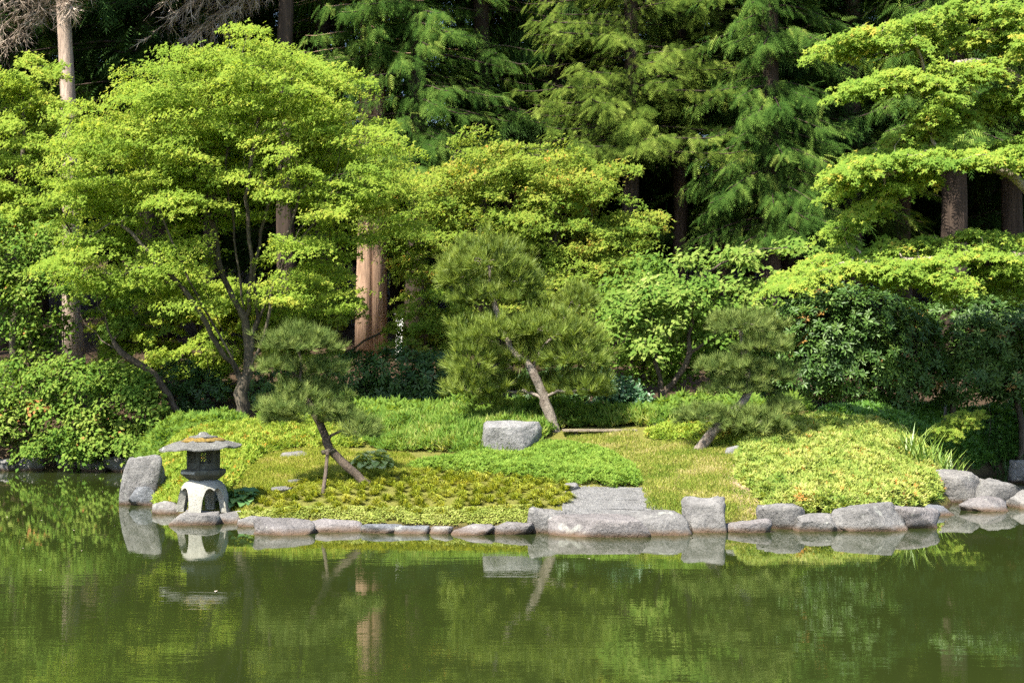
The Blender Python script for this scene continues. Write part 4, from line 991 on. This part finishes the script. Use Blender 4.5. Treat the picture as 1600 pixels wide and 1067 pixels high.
def shelf_points():
    q = R(222); L = []
    for k, sh in enumerate(shelves):
        for sub in range(3):
            sv = A(sh); off = (sub - 1) * .55
            sv[:, 1] += off * sv[:, 2] + q.normal(0, 2, len(sv)); sv[0, 0] += q.uniform(-8, 34) * (sub != 1); sv[0, 1] += q.uniform(-2, 8); dD = q.uniform(-.7, .7)
            for a, b in zip(sv[:-1], sv[1:]):
                n = max(2, int(np.hypot(*(b - a)[:2]) / 15))
                for t in np.linspace(0, 1, n, endpoint=False):
                    c = a + (b - a) * (t + q.normal(0, .1)); hh = max(2.0, c[2] * .20)
                    L.append((c[0], c[1] + 3 * math.sin(c[0] * .11 + k + sub), DR_ + dD, 12, hh, .5, max(2, int(1 + hh * .3))))
    return L
DR_ = 23.0
shelf_lobes = shelf_points()
DR = 23.0
rb = on_ground(1740, DR + .6)
tree('maple_tree', 'layered bright maple reaching in from the right edge above the rhododendrons', 'maple tree',
     [[rb - A((0, 0, .15)), P(1735, 560, DR + .6), P(1725, 420, DR + .5), P(1712, 280, DR + .4), P(1690, 130, DR + .3), P(1650, 10, DR + .2)],
      [P(1712, 280, DR + .4), P(1650, 170, DR + .1), P(1600, 128, DR), P(1545, 96, DR - .1), P(1495, 98, DR - .1)],
      [P(1725, 420, DR + .5), P(1640, 330, DR + .2), P(1560, 262, DR), P(1460, 258, DR - .1), P(1360, 275, DR - .1)],
      [P(1725, 420, DR + .5), P(1660, 400, DR + .1), P(1590, 400, DR - .2), P(1480, 405, DR - .3), P(1330, 415, DR - .3)],
      [P(1690, 130, DR + .3), P(1620, 60, DR + .1), P(1530, 45, DR)]],
     shelf_lobes,
     .16, M['maple_right'], M['bark_pale'], 66, .25, .076, T_MAPLE3, .02, .35, 22, .1, .005, tilt=.3, jit=.4)
DV = 31.0
tree('vine_maple', 'yellow green vine maple with orange tinged leaves behind the big pine', 'maple tree',
     [[on_ground(800, DV) - A((0, 0, .1)), P(795, 560, DV), P(785, 460, DV), P(770, 360, DV), P(755, 280, DV)], [P(795, 560, DV), P(830, 470, DV), P(870, 370, DV), P(900, 290, DV)], [P(785, 460, DV), P(720, 400, DV - .2), P(660, 370, DV - .3)], [on_ground(925, DV), P(935, 540, DV), P(930, 430, DV), P(925, 330, DV)]],
     lob([(770, 250, 75, 46), (850, 285, 90, 55), (710, 290, 70, 46), (930, 290, 75, 50), (790, 340, 90, 46), (880, 370, 105, 52), (690, 360, 66, 40), (640, 375, 50, 34), (950, 380, 66, 50), (780, 400, 80, 40), (636, 415, 26, 30), (900, 440, 90, 45), (980, 430, 40, 50), (670, 430, 50, 30), (700, 480, 40, 40, -.5), (600, 350, 46, 34), (590, 300, 40, 36), (660, 300, 50, 36), (580, 250, 40, 50, 1), (1000, 360, 40, 30), (860, 470, 90, 50), (690, 540, 40, 34, -1), (640, 545, 26, 22, -.6)], DV, 1.3, 9),
     .09, M['vine'], M['bark_dark'], 125, .36, .078, T_BI, .05, .12, 23, .2, jit=.5)
DW = 26.0
db = on_ground(1033, DW)
tree('dogwood_tree', 'small forked dogwood with pale drooping leaves left of the right pine', 'dogwood tree',
     [[db - A((0, 0, .1)), P(1034, 615, DW), P(1026, 570, DW), P(1018, 530, DW), P(1005, 490, DW), P(990, 460, DW)], [P(1034, 615, DW), P(1062, 585, DW), P(1075, 550, DW), P(1080, 500, DW), P(1085, 440, DW)], [P(1075, 550, DW), P(1100, 540, DW), P(1130, 500, DW)], [P(1085, 440, DW), P(1130, 410, DW), P(1190, 390, DW), P(1245, 385, DW)]],
     lob([(1000, 470, 60, 30), (1060, 450, 60, 36), (970, 510, 36, 28), (1040, 500, 56, 22), (1100, 480, 50, 30), (1140, 440, 40, 16), (1180, 400, 46, 16), (1225, 385, 34, 14), (1110, 400, 50, 16), (1100, 520, 36, 26), (1150, 470, 40, 16), (1190, 440, 40, 10), (1000, 545, 40, 18)], DW, .7, 7.0),
     .075, M['dogwood'], M['bark_pine_dark'], 62, .28, .115, T_LEAF, .06, .3, 24, .2, jit=.4)
tree('green_shrub', 'leafy mid green shrub behind the dogwood trunk', 'shrub', [[on_ground(1000, 27.5), P(1000, 600, 27.5), P(1005, 540, 27.5)], [on_ground(1110, 27.5), P(1115, 560, 27.5)]],
     lob([(980, 560, 50, 45), (1060, 540, 70, 60), (1130, 560, 60, 50), (960, 480, 40, 50), (1180, 500, 40, 50), (1010, 440, 60, 40)], 27.5, .7, 8), .05, M['understory'], M['bark_dark'], 60, .24, .11, T_LEAF, .09, .2, 25, .3, jit=.6)
tree('teal_shrub', 'blue green leafy shrub low under the dogwood', 'shrub', [[on_ground(965, 25.6), P(965, 630, 25.6)]], lob([(965, 615, 36, 24), (945, 600, 26, 20), (990, 625, 26, 18)], 25.6, .35, 22), .03, M['teal_shrub'], M['bark_dark'], 60, .13, .08, T_LEAF, .06, .2, 26, .3, jit=.6)
# trees at far left
tree('maple_tree', 'shaded green maple at the left edge behind the tall bare trunk', 'maple tree', [[on_ground(20, 31) - A((0, 0, .1)), P(25, 520, 31), P(30, 380, 31), P(35, 250, 31), P(40, 160, 31)], [P(30, 380, 31), P(-10, 280, 31)], [P(30, 380, 31), P(80, 300, 31)]],
     lob([(40, 130, 62, 45), (-20, 150, 60, 60), (70, 190, 60, 45), (15, 220, 70, 50), (90, 265, 50, 40), (-10, 300, 60, 50), (50, 330, 60, 45), (110, 330, 40, 40)], 31, 1.2, 6), .11, M['maple'], M['bark_dark'], 220, .32, .085, T_BI, .05, .2, 27, .3, jit=.4)
tree('leafy_shrub', 'tall mixed green shrub at the left edge with a few red leaves', 'shrub', [[on_ground(50, 29.5), P(50, 560, 29.5), P(45, 450, 29.5)], [on_ground(-20, 29.5), P(-10, 500, 29.5)], [on_ground(95, 29.5), P(100, 480, 29.5)]],
     lob([(40, 400, 70, 60), (90, 400, 40, 60), (-10, 450, 60, 60), (50, 480, 70, 60), (30, 550, 70, 50), (-30, 380, 50, 60)], 29.5, .8, 8), .06, M['pale_shrub'], M['bark_dark'], 76, .27, .098, T_LEAF, .09, .25, 28, .3, jit=.6)
tree('overhanging_shrub', 'spreading pale leaved shrub hanging over the water at left', 'shrub', [[on_ground(150, 28.6), P(150, 680, 28.4), P(140, 640, 28.2)], [on_ground(60, 28.8), P(60, 660, 28.4), P(40, 620, 28.2)], [on_ground(220, 28.4), P(220, 660, 28.2)]],
     lob([(40, 600, 70, 36), (120, 590, 80, 34), (190, 610, 66, 36), (230, 640, 44, 40), (90, 640, 80, 36), (20, 655, 50, 34), (160, 660, 70, 36), (60, 690, 50, 22, -.6), (190, 695, 56, 22, -.5), (120, 690, 60, 22, -.5), (-30, 640, 50, 50), (240, 680, 30, 26)], 28.0, .8, 9), .05, M['pale_shrub'], M['bark_dark'], 80, .26, .10, T_LEAF, .07, .35, 29, .25, jit=.5)
# leaning old tree left
DL = 28.0
lb = on_ground(292, DL)
tree('leaning_tree', 'dark crooked tree leaning left over the pale shrub', 'tree', [[lb - A((0, 0, .15)), P(280, 650, DL), P(262, 618, DL), P(240, 588, DL), P(215, 565, DL), P(188, 548, DL), P(170, 515, DL), P(155, 480, DL), P(150, 450, DL)], [P(215, 565, DL), P(180, 560, DL - .2), P(150, 572, DL - .3)], [P(188, 548, DL), P(160, 530, DL + .2), P(110, 480, DL + .3)]],
     lob([(215, 470, 60, 20), (190, 510, 40, 18), (240, 500, 40, 20), (140, 450, 40, 20)], DL + .6, .5, 8), .07, M['understory'], M['bark_pine_dark'], 120, .22, .085, T_MAPLE3, .04, .2, 30, .2, jit=.4)
tree('understory_maple', 'low green maple filling the shade right of the left maple trunk', 'maple tree', [[on_ground(470, 30.5), P(470, 560, 30.5), P(480, 480, 30.5)], [on_ground(540, 31), P(530, 540, 31), P(520, 460, 31)]],
     lob([(450, 470, 60, 26), (520, 480, 55, 26), (480, 510, 60, 20), (430, 540, 50, 22), (510, 440, 45, 26), (640, 510, 40, 20), (430, 500, 50, 30), (500, 550, 50, 26), (660, 470, 36, 26), (700, 520, 36, 26), (400, 470, 50, 30)], 30.5, .9, 8), .06, M['maple'], M['bark_dark'], 150, .28, .09, T_MAPLE3, .04, .2, 31, .2, jit=.4)
tree('understory_maple', 'green maple sprays behind the crooked leaning tree', 'maple tree', [[on_ground(240, 31), P(235, 560, 31), P(230, 480, 31)], [on_ground(310, 31.5), P(315, 560, 31.5), P(305, 470, 31.5)]],
     lob([(230, 480, 60, 36), (300, 470, 60, 36), (200, 540, 50, 30), (270, 560, 60, 34), (340, 540, 50, 40), (180, 440, 50, 24), (170, 500, 30, 30), (260, 430, 60, 30), (340, 470, 60, 40), (180, 580, 50, 24), (240, 610, 50, 24), (330, 590, 50, 30)], 31, .8, 8), .06, M['maple'], M['bark_dark'], 150, .28, .09, T_MAPLE3, .05, .2, 32, .3, jit=.4)
def whorl_shrub(name, label, lobes, D, rd, mat, n, size, seed, T=T_ROSETTE, base_px=None, group=None):
    r = R(seed); stems = []; bx = base_px or [lobes[0][0]]
    for b in bx:
        g0 = on_ground(b, D + .3); stems.append([g0 - A((0, 0, .1)), g0 + A((.1, 0, .5)), g0 + A((.05, .1, 1.0))])
    full = lob(lobes, D, rd, n); tips = lobes_points(full, r, .75)
    hz = H(tips[:, 0], tips[:, 1]); tips = tips[tips[:, 2] > hz + .08]
    c = np.mean([P(q[0], q[1], D) for q in lobes], axis=0)
    root = thing(name, label, 'shrub', tuple(stems[0][0]), group)
    sub = tips[r.permutation(len(tips))[:160]]; sub = c + (sub - c) * .9
    v, f = grow(stems, sub, .06, .008, .25, .3, seed, .02)
    link_mesh('stems', mesh_np('stems', v, f, smooth=True), M['bark_dark'], root)
    nr = norm((tips - c) / A((1.2, .8, 1))) + A((0, -.25, .75)) + r.normal(0, .4, tips.shape); m = len(tips)
    link_mesh('crown', leaf_mesh('crown', T, tips, nr, rot_dirs(m, r), size * r.uniform(.7, 1.2, m), np.clip(r.normal(.5, .22, m), 0, 1)), mat, root)
    return root
whorl_shrub('rhododendron', 'large glossy rhododendron below the right maple, sunlit side', [(1290, 520, 80, 60), (1350, 500, 70, 50), (1260, 570, 66, 56), (1340, 580, 76, 54), (1410, 540, 60, 70), (1240, 510, 40, 40), (1400, 600, 50, 40), (1300, 470, 50, 26)], 26.3, .7, M['rhodo'], 150, .13, 41, base_px=[1290, 1350, 1410])
whorl_shrub('rhododendron', 'dark shaded rhododendron at the right edge', [(1490, 530, 66, 66), (1550, 520, 66, 66), (1600, 540, 60, 70), (1500, 590, 60, 40), (1580, 590, 60, 36), (1660, 540, 60, 80)], 26.8, .8, M['rhodo'], 120, .13, 42, base_px=[1480, 1540, 1590])
whorl_shrub('rhododendron', 'dark low rhododendron behind the bright grass, left of the big pine', [(560, 590, 50, 40), (620, 585, 56, 42), (680, 590, 50, 42), (590, 620, 50, 22), (660, 620, 56, 22), (720, 600, 40, 40)], 29.0, .7, M['dark_shrub'], 150, .13, 43, base_px=[560, 620, 680])
whorl_shrub('evergreen_shrub', 'dark evergreen shrub between the left maple trunk and the small pine', [(430, 600, 40, 40), (470, 630, 50, 26), (410, 640, 30, 22)], 29.0, .6, M['dark_shrub'], 150, .12, 44)
whorl_shrub('evergreen_shrub', 'dark evergreen undergrowth left of the big maple trunk', [(320, 620, 40, 40), (280, 600, 40, 40), (350, 650, 40, 22), (300, 655, 30, 20)], 29.4, .6, M['dark_shrub'], 150, .12, 45)
whorl_shrub('evergreen_shrub', 'dark evergreen shrub in shade behind the right pine', [(1190, 600, 40, 50), (1150, 580, 40, 40), (1220, 630, 30, 20)], 27.2, .5, M['dark_shrub'], 150, .12, 46)
whorl_shrub('evergreen_shrub', 'dark shrub behind the big pine trunk', [(870, 600, 60, 40), (930, 620, 40, 30), (820, 620, 50, 30)], 28.2, .5, M['dark_shrub'], 150, .12, 47)
tree('maple_sapling', 'small pale maple sapling beside the iris at right', 'maple sapling', [[G(1478, 700), G(1478, 700) + A((.03, 0, .2)), G(1478, 700) + A((.08, 0, .38))]],
     [(1490, 660, 23.4, 34, 12, .3, 16), (1515, 648, 23.4, 24, 8, .25, 9), (1478, 676, 23.4, 26, 9, .25, 10)], .018, M['vine'], M['bark_dark'], 34, .12, .06, T_MAPLE5T, .02, .3, 48, .1)

# ------------------------------------------------------------------ conifers
def conifer(name, label, base, top, r0, r1, mat, bark, z0, z1, L0, L1, nb, per, fs, T, seed, droop=.35, curve=None, cat='conifer', group=None, az=None, dead=None):
    """trunk with drooping boughs; fronds set along every bough"""
    r = R(seed); base = A(base); top = A(top)
    root = thing(name, label, cat, tuple(base), group)
    zz = np.linspace(0, 1, 14); pts = base + (top - base) * zz[:, None] + (r.normal(0, .03, (14, 3)) * A((1, 1, 0)))
    rads = r0 + (r1 - r0) * zz; rads[0] *= 1.35
    parts = [tube(pts, rads, 12)]
    pos = []; dr = []; nr = []; fsz = []
    for k in range(nb):
        u = ((k + r.random()) / nb) ** 1.5; z = z0 + (z1 - z0) * u; t = (z - base[2]) / (top[2] - base[2]); o = base + (top - base) * t
        a = (r.uniform(0, 6.283) if r.random() < .45 else r.uniform(3.0, 6.42)) if az is None else r.uniform(*az); L = (L0 + (L1 - L0) * u) * r.uniform(.7, 1.15)
        d = A((math.cos(a), math.sin(a), .15)); m = 7; s = np.linspace(0, 1, m)[:, None]
        line = o + d * L * s + A((0, 0, -1)) * droop * L * s ** 1.8 + A((0, 0, .12)) * L * (s ** 5)
        parts.append(tube(line, np.linspace(.035, .008, m) * (L / 2.5), 4, False))
        per_ = per; big = 1.0
        if z > 13.5: per_, big = int(per * .4), 1.6
        q = np.sort(r.uniform(.05, 1, per_)) ** .9; fsz.append(np.full(per_, big))
        idx = q * (m - 1); i0 = np.minimum(idx.astype(int), m - 2); fr = (idx - i0)[:, None]
        p = line[i0] * (1 - fr) + line[i0 + 1] * fr; tg = norm(line[i0 + 1] - line[i0])
        sd = np.where(r.random(per_) < .5, 1, -1)[:, None] * np.cross(tg, A((0, 0, 1)))
        side = norm(tg * r.uniform(.3, 1.1, (per_, 1)) + sd * r.uniform(.2, 1, (per_, 1)) + A((0, 0, -1)) * r.uniform(.05, .7, (per_, 1)))
        pos.append(p + sd * (1 - q[:, None]) * .25 * L * r.random((per_, 1)) + r.normal(0, .06, (per_, 3))); dr.append(side); nr.append(A((0, 0, 1.)) + A((math.cos(a), math.sin(a), 0)) * .5 + SUNV * .7 + r.normal(0, .35, (per_, 3)))
    v, f = join_parts(parts); link_mesh('trunk', mesh_py('trunk', v, f, True), bark, root)
    pos = np.concatenate(pos); dr = np.concatenate(dr); nr = np.concatenate(nr); n = len(pos)
    link_mesh('crown', leaf_mesh('crown', T, pos, nr, dr, fs * np.concatenate(fsz) * r.uniform(.65, 1.25, n), np.clip(r.normal(.5, .2, n), 0, 1)), mat, root)
    return root
def dead_boughs(root, base_z, o0, o1, n, L, az, seed, droop=.5, zr=(0, 1)):
    """bare drooping twiggy boughs of a conifer"""
    r = R(seed); parts = []; TV = []; TF = []; tints = []
    tp = []; td = []; ts = []
    for k in range(n):
        u = r.uniform(*zr); o = o0 + (o1 - o0) * u; a = r.uniform(*az); l = L * r.uniform(.6, 1.1)
        d = A((math.cos(a), math.sin(a), .1)); m = 9; s = np.linspace(0, 1, m)[:, None]
        line = o + d * l * s + A((0, 0, -1)) * droop * l * s ** 1.6
        parts.append(tube(line, np.linspace(.03, .006, m), 4, False))
        for j in range(70):
            q = r.uniform(.15, 1) * (m - 1); i = min(int(q), m - 2); p = line[i] + (line[i + 1] - line[i]) * (q - i)
            w = norm(d * r.uniform(.1, .8) + A((r.normal(0, .45), r.normal(0, .45), -r.uniform(.4, 1.3)))); tp.append(p); td.append(w); ts.append(r.uniform(.25, .8))
    tp, td, ts = A(tp), A(td), A(ts); n = len(tp)
    Tt = (A([(0, -.012, 0), (0, .012, 0), (.5, .01, .05), (.5, -.01, .05), (1, 0, -.06), (.3, 0, .03), (.36, 0, .03), (.62, .17, .0), (.5, 0, .05), (.56, 0, .05), (.8, -.15, 0)]), I([(0, 1, 2), (0, 2, 3), (3, 2, 4), (5, 6, 7), (8, 9, 10)]))
    me = leaf_mesh('dead_twigs', Tt, tp, rot_dirs(n, r), td, ts, np.clip(r.normal(.5, .25, n), 0, 1))
    b = link_mesh('dead_boughs', mesh_py('dead_boughs', *join_parts(parts), True), M['dead'], root)
    t = link_mesh('dead_twigs', me, M['dead'], None); t.parent = b
    return b
def gz(px, D): return on_ground(px, D)
# tall fir at left with a bare sunlit trunk
DA = 34.0
ab = gz(119, DA); at = P(97, 0, DA); at = ab + (at - ab) * (26 / (at[2] - ab[2]))
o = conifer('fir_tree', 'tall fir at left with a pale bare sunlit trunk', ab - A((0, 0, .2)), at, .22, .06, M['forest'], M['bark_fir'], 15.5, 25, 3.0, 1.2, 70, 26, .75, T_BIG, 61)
tt = lambda z: ab + (at - ab) * ((z - ab[2]) / (at[2] - ab[2]))
dead_boughs(o, 0, tt(10.6), tt(12.5), 13, 2.1, (math.radians(150), math.radians(235)), 62, .75)
dead_boughs(o, 0, tt(10.6), tt(12.0), 3, 1.0, (math.radians(-60), math.radians(20)), 63, .5)
DB = 36.0
bb = gz(446, DB); bt = bb + A((0.1, 0, 27))
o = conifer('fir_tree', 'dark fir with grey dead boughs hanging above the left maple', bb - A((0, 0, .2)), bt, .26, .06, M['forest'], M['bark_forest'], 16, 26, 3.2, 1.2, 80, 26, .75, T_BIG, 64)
tb = lambda z: bb + A((0, 0, z - bb[2]))
dead_boughs(o, 0, tb(11.6), tb(13.6), 18, 3.1, (math.radians(165), math.radians(215)), 65, .72)
DC = 37.0
cb = gz(580, DC)
o = conifer('cedar_tree', 'red barked twin stemmed cedar with bright fan sprays, centre left', cb + A((-.14, 0, -.2)), cb + A((-.1, 0, 26)), .24, .07, M['cedar'], M['bark_cedar'], 10.0, 25, 2.4, 1.4, 150, 52, .38, T_CEDAR, 66, .45)
v, f = tube([cb + A((.20, -.05, -.2)), cb + A((.20, -.03, 4)), cb + A((.22, 0, 10)), cb + A((.2, 0, 20))], [.24, .19, .15, .06], 12); link_mesh('second_trunk', mesh_py('second_trunk', v, f, True), M['bark_cedar'], o)
cb2 = gz(650, 36.0)
ced67 = conifer('cedar_tree', 'cedar with fan shaped sprays above the vine maple', cb2 - A((0, 0, .2)), cb2 + A((0, 0, 26)), .28, .07, M['cedar'], M['bark_forest'], 7.0, 25, 2.6, 1.3, 150, 52, .38, T_CEDAR, 67, .45)
hb = gz(985, 35.5)
hem68 = conifer('hemlock_tree', 'olive green hemlock with feathery drooping boughs, top centre', hb - A((0, 0, .2)), hb + A((0, 0, 25)), .24, .06, M['hemlock'], M['bark_forest'], 7.2, 24, 3.0, 1.3, 150, 62, .36, T_HEMLOCK, 68, .32)
hb2 = gz(1062, 37.0)
conifer('hemlock_tree', 'dark trunked hemlock behind the dogwood', hb2 - A((0, 0, .2)), hb2 + A((0, 0, 25)), .20, .06, M['hemlock'], M['bark_forest'], 8.4, 24, 2.4, 1.2, 110, 48, .36, T_HEMLOCK, 69, .35)
eb = gz(1205, 34.5)
ced70 = conifer('cedar_tree', 'blue green cedar with hanging sprays left of the right maple', eb - A((0, 0, .2)), eb + A((0, 0, 25)), .27, .07, M['cedar'], M['bark_forest'], 5.2, 24, 2.0, 1.4, 180, 54, .37, T_CEDAR, 70, .55)
fb_ = gz(1490, 35.0)
conifer('cedar_tree', 'thick dark cedar trunk behind the right maple boughs', fb_ - A((0, 0, .2)), fb_ + A((0, 0, 27)), .36, .08, M['cedar'], M['bark_forest'], 7.5, 26, 2.8, 1.4, 120, 36, .5, T_CEDAR, 71, .5)
# more front-row trees, copies of the cedar, hemlock and fir crowns
def copy_tree(o, parent=None):
    c = o.copy(); C.objects.link(c)
    if parent is not None: c.parent = parent; c.matrix_parent_inverse = o.matrix_parent_inverse.copy()
    for ch in list(o.children): copy_tree(ch, c)
    return c
for src, px, D, rz, sc, lab in [(ced67, 752, 37.5, 2.1, 1.0, 'shadowy cedar above the left shoulder of the vine maple'), (ced70, 1128, 37.8, 1.3, 1.0, 'half shaded cedar between the hemlocks and the blue green cedar'), (ced70, 1330, 37.0, 4.0, 1.05, 'dark cedar just left of the right maple boughs'),
                                (hem68, 868, 39.0, 2.6, 1.05, 'shadowed hemlock behind the vine maple'), (ced67, 505, 39.5, 4.4, 1.0, 'cedar standing behind the crown of the big left maple'), (ced67, 255, 40.0, 1.0, 1.05, 'dim cedar behind the dead grey boughs at left'), (ced67, 40, 39.0, 3.0, 1.0, 'dim cedar behind the far left maple')]:
    o = copy_tree(src); g0 = gz(px, D); o.location = tuple(g0); o.rotation_euler = (0, 0, rz); o.scale = (sc, sc, sc); tag(o, lab, 'conifer')
# wood behind: one pattern tree, copied
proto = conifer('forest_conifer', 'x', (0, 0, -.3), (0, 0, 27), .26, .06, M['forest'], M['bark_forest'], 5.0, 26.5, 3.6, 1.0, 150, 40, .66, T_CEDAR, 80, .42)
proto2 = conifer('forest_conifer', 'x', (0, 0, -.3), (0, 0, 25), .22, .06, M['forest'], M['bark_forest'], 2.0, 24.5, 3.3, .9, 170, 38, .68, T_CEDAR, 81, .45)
GRP = 'tall dark conifers of the wood behind'
spots = [(1580, 36.5, 0), (1410, 39, 0), (1240, 39, 0), (1122, 40, 0), (900, 41, 0), (800, 40, 0), (330, 39, 0), (230, 38, 0), (20, 38, 0), (-80, 36, 0), (1690, 38, 0), (1640, 42, 1), (1535, 43, 0), (530, 42, 1),
         (60, 45, 1), (180, 46, 1), (300, 45, 1), (420, 46, 1), (620, 46, 1), (720, 44, 1), (840, 46, 1), (950, 45, 1), (1050, 46, 1), (1170, 45, 1), (1290, 46, 1), (1420, 45, 1), (1550, 48, 1), (1700, 47, 1), (-80, 44, 1),
         (0, 54, 1), (180, 55, 1), (350, 54, 1), (500, 55, 1), (640, 54, 1), (790, 55, 1), (930, 54, 1), (1080, 55, 1), (1230, 54, 1), (1390, 55, 1), (1560, 54, 1), (1720, 55, 1)]
r = R(9)
LAB = {0: 'tall dark conifer trunk standing just inside the shaded wood', 1: 'dark bushy conifer deep in the shaded wood'}
used = {0: False, 1: False}
FRONT = ['dark trunk at the right edge behind the layered maple boughs', 'slim dark trunk left of the thick dark cedar trunk', 'dark trunk low behind the right branches of the dogwood', 'slim dark trunk in the gap under the hemlock boughs', 'dark conifer right behind the crown of the vine maple', 'dark conifer in the black gap above the vine maple',
         'dark conifer behind the peak of the big left maple', 'dark conifer between the pale fir trunk and the left maple peak', 'dark conifer above the far left maple crown', 'dark conifer whose boughs enter at the top left edge', 'dark conifer whose boughs enter at the far right edge', 'dark trunk between the thick cedar trunk and the right edge']
front = iter(FRONT)
for (px, D, kind) in spots:
    src = (proto, proto2)[kind]
    o = src if not used[kind] else copy_tree(src); used[kind] = True
    g0 = gz(px, D); s = r.uniform(.9, 1.15)
    o.location = tuple(g0); o.rotation_euler = (0, 0, r.uniform(0, 6.28)); o.scale = (s, s, s)
    tag(o, next(front) if kind == 0 else LAB[1], 'conifer', GRP if kind == 0 else 'bushy conifers deep in the wood')

# second trunk behind the boulder belongs to a young tree
yt = thing('young_tree', 'thin dark trunk rising behind the left end of the boulder', 'tree', tuple(b3)); link_mesh('trunk', mesh_np('trunk', *tr, smooth=True), M['bark_dark'], yt)

# ------------------------------------------------------------------ white building glimpsed through the trees
c = P(636, 500, 36.0); gzz = float(H(c[0], c[1])); bd = thing('garden_wall', 'white plastered garden wall glimpsed between the red cedar and the big pine', 'wall', (c[0], c[1], gzz))
for nm, (cx, cy, cz, sx, sy, sz), mt in [('wall', (c[0], c[1] + .3, (gzz + 3.35) / 2, .62, .10, 3.35 - gzz), 'white_wall'), ('coping', (c[0], c[1] + .3, 3.375, .7, .2, .05), 'lantern_roof')]:
    v, f = box(cx, cy, cz, sx, sy, sz); o = link_mesh(nm, mesh_py(nm, v, f), M[mt], bd); bevel_obj(o, .01)

# ------------------------------------------------------------------ floating leaves
r = R(77); n = 60
x = r.uniform(-8, 8, n); y = r.uniform(11, 26, n); k = (poly_dist(x, y, POND) < -.3); x, y = x[k], y[k]; k = (x < -4) | (r.random(len(x)) < .3); x, y = x[k], y[k]; n = len(x)
tag(link_mesh('floating_leaves', leaf_mesh('floating_leaves', T_LEAF, np.stack([x, y, np.full(n, .006)], 1), A([(0, 0, 1.)] * n) + r.normal(0, .05, (n, 3)), rot_dirs(n, r), r.uniform(.03, .06, n), np.full(n, .9)), M['dead']), 'scattered fallen leaves floating on the pond', 'leaves', kind='stuff')
print('TRIS', sum(sum(len(p.vertices) - 2 for p in me.polygons) if len(me.polygons) < 3000 else len(me.loops) - 2 * len(me.polygons) for me in bpy.data.meshes))
for o in list(C.objects):
    if o.parent is None and 'kind' not in o and o.name.split('.')[0] in ('garden_wall', 'path_slab', 'stepping_stone', 'bank_rock'): o['kind'] = 'thing'
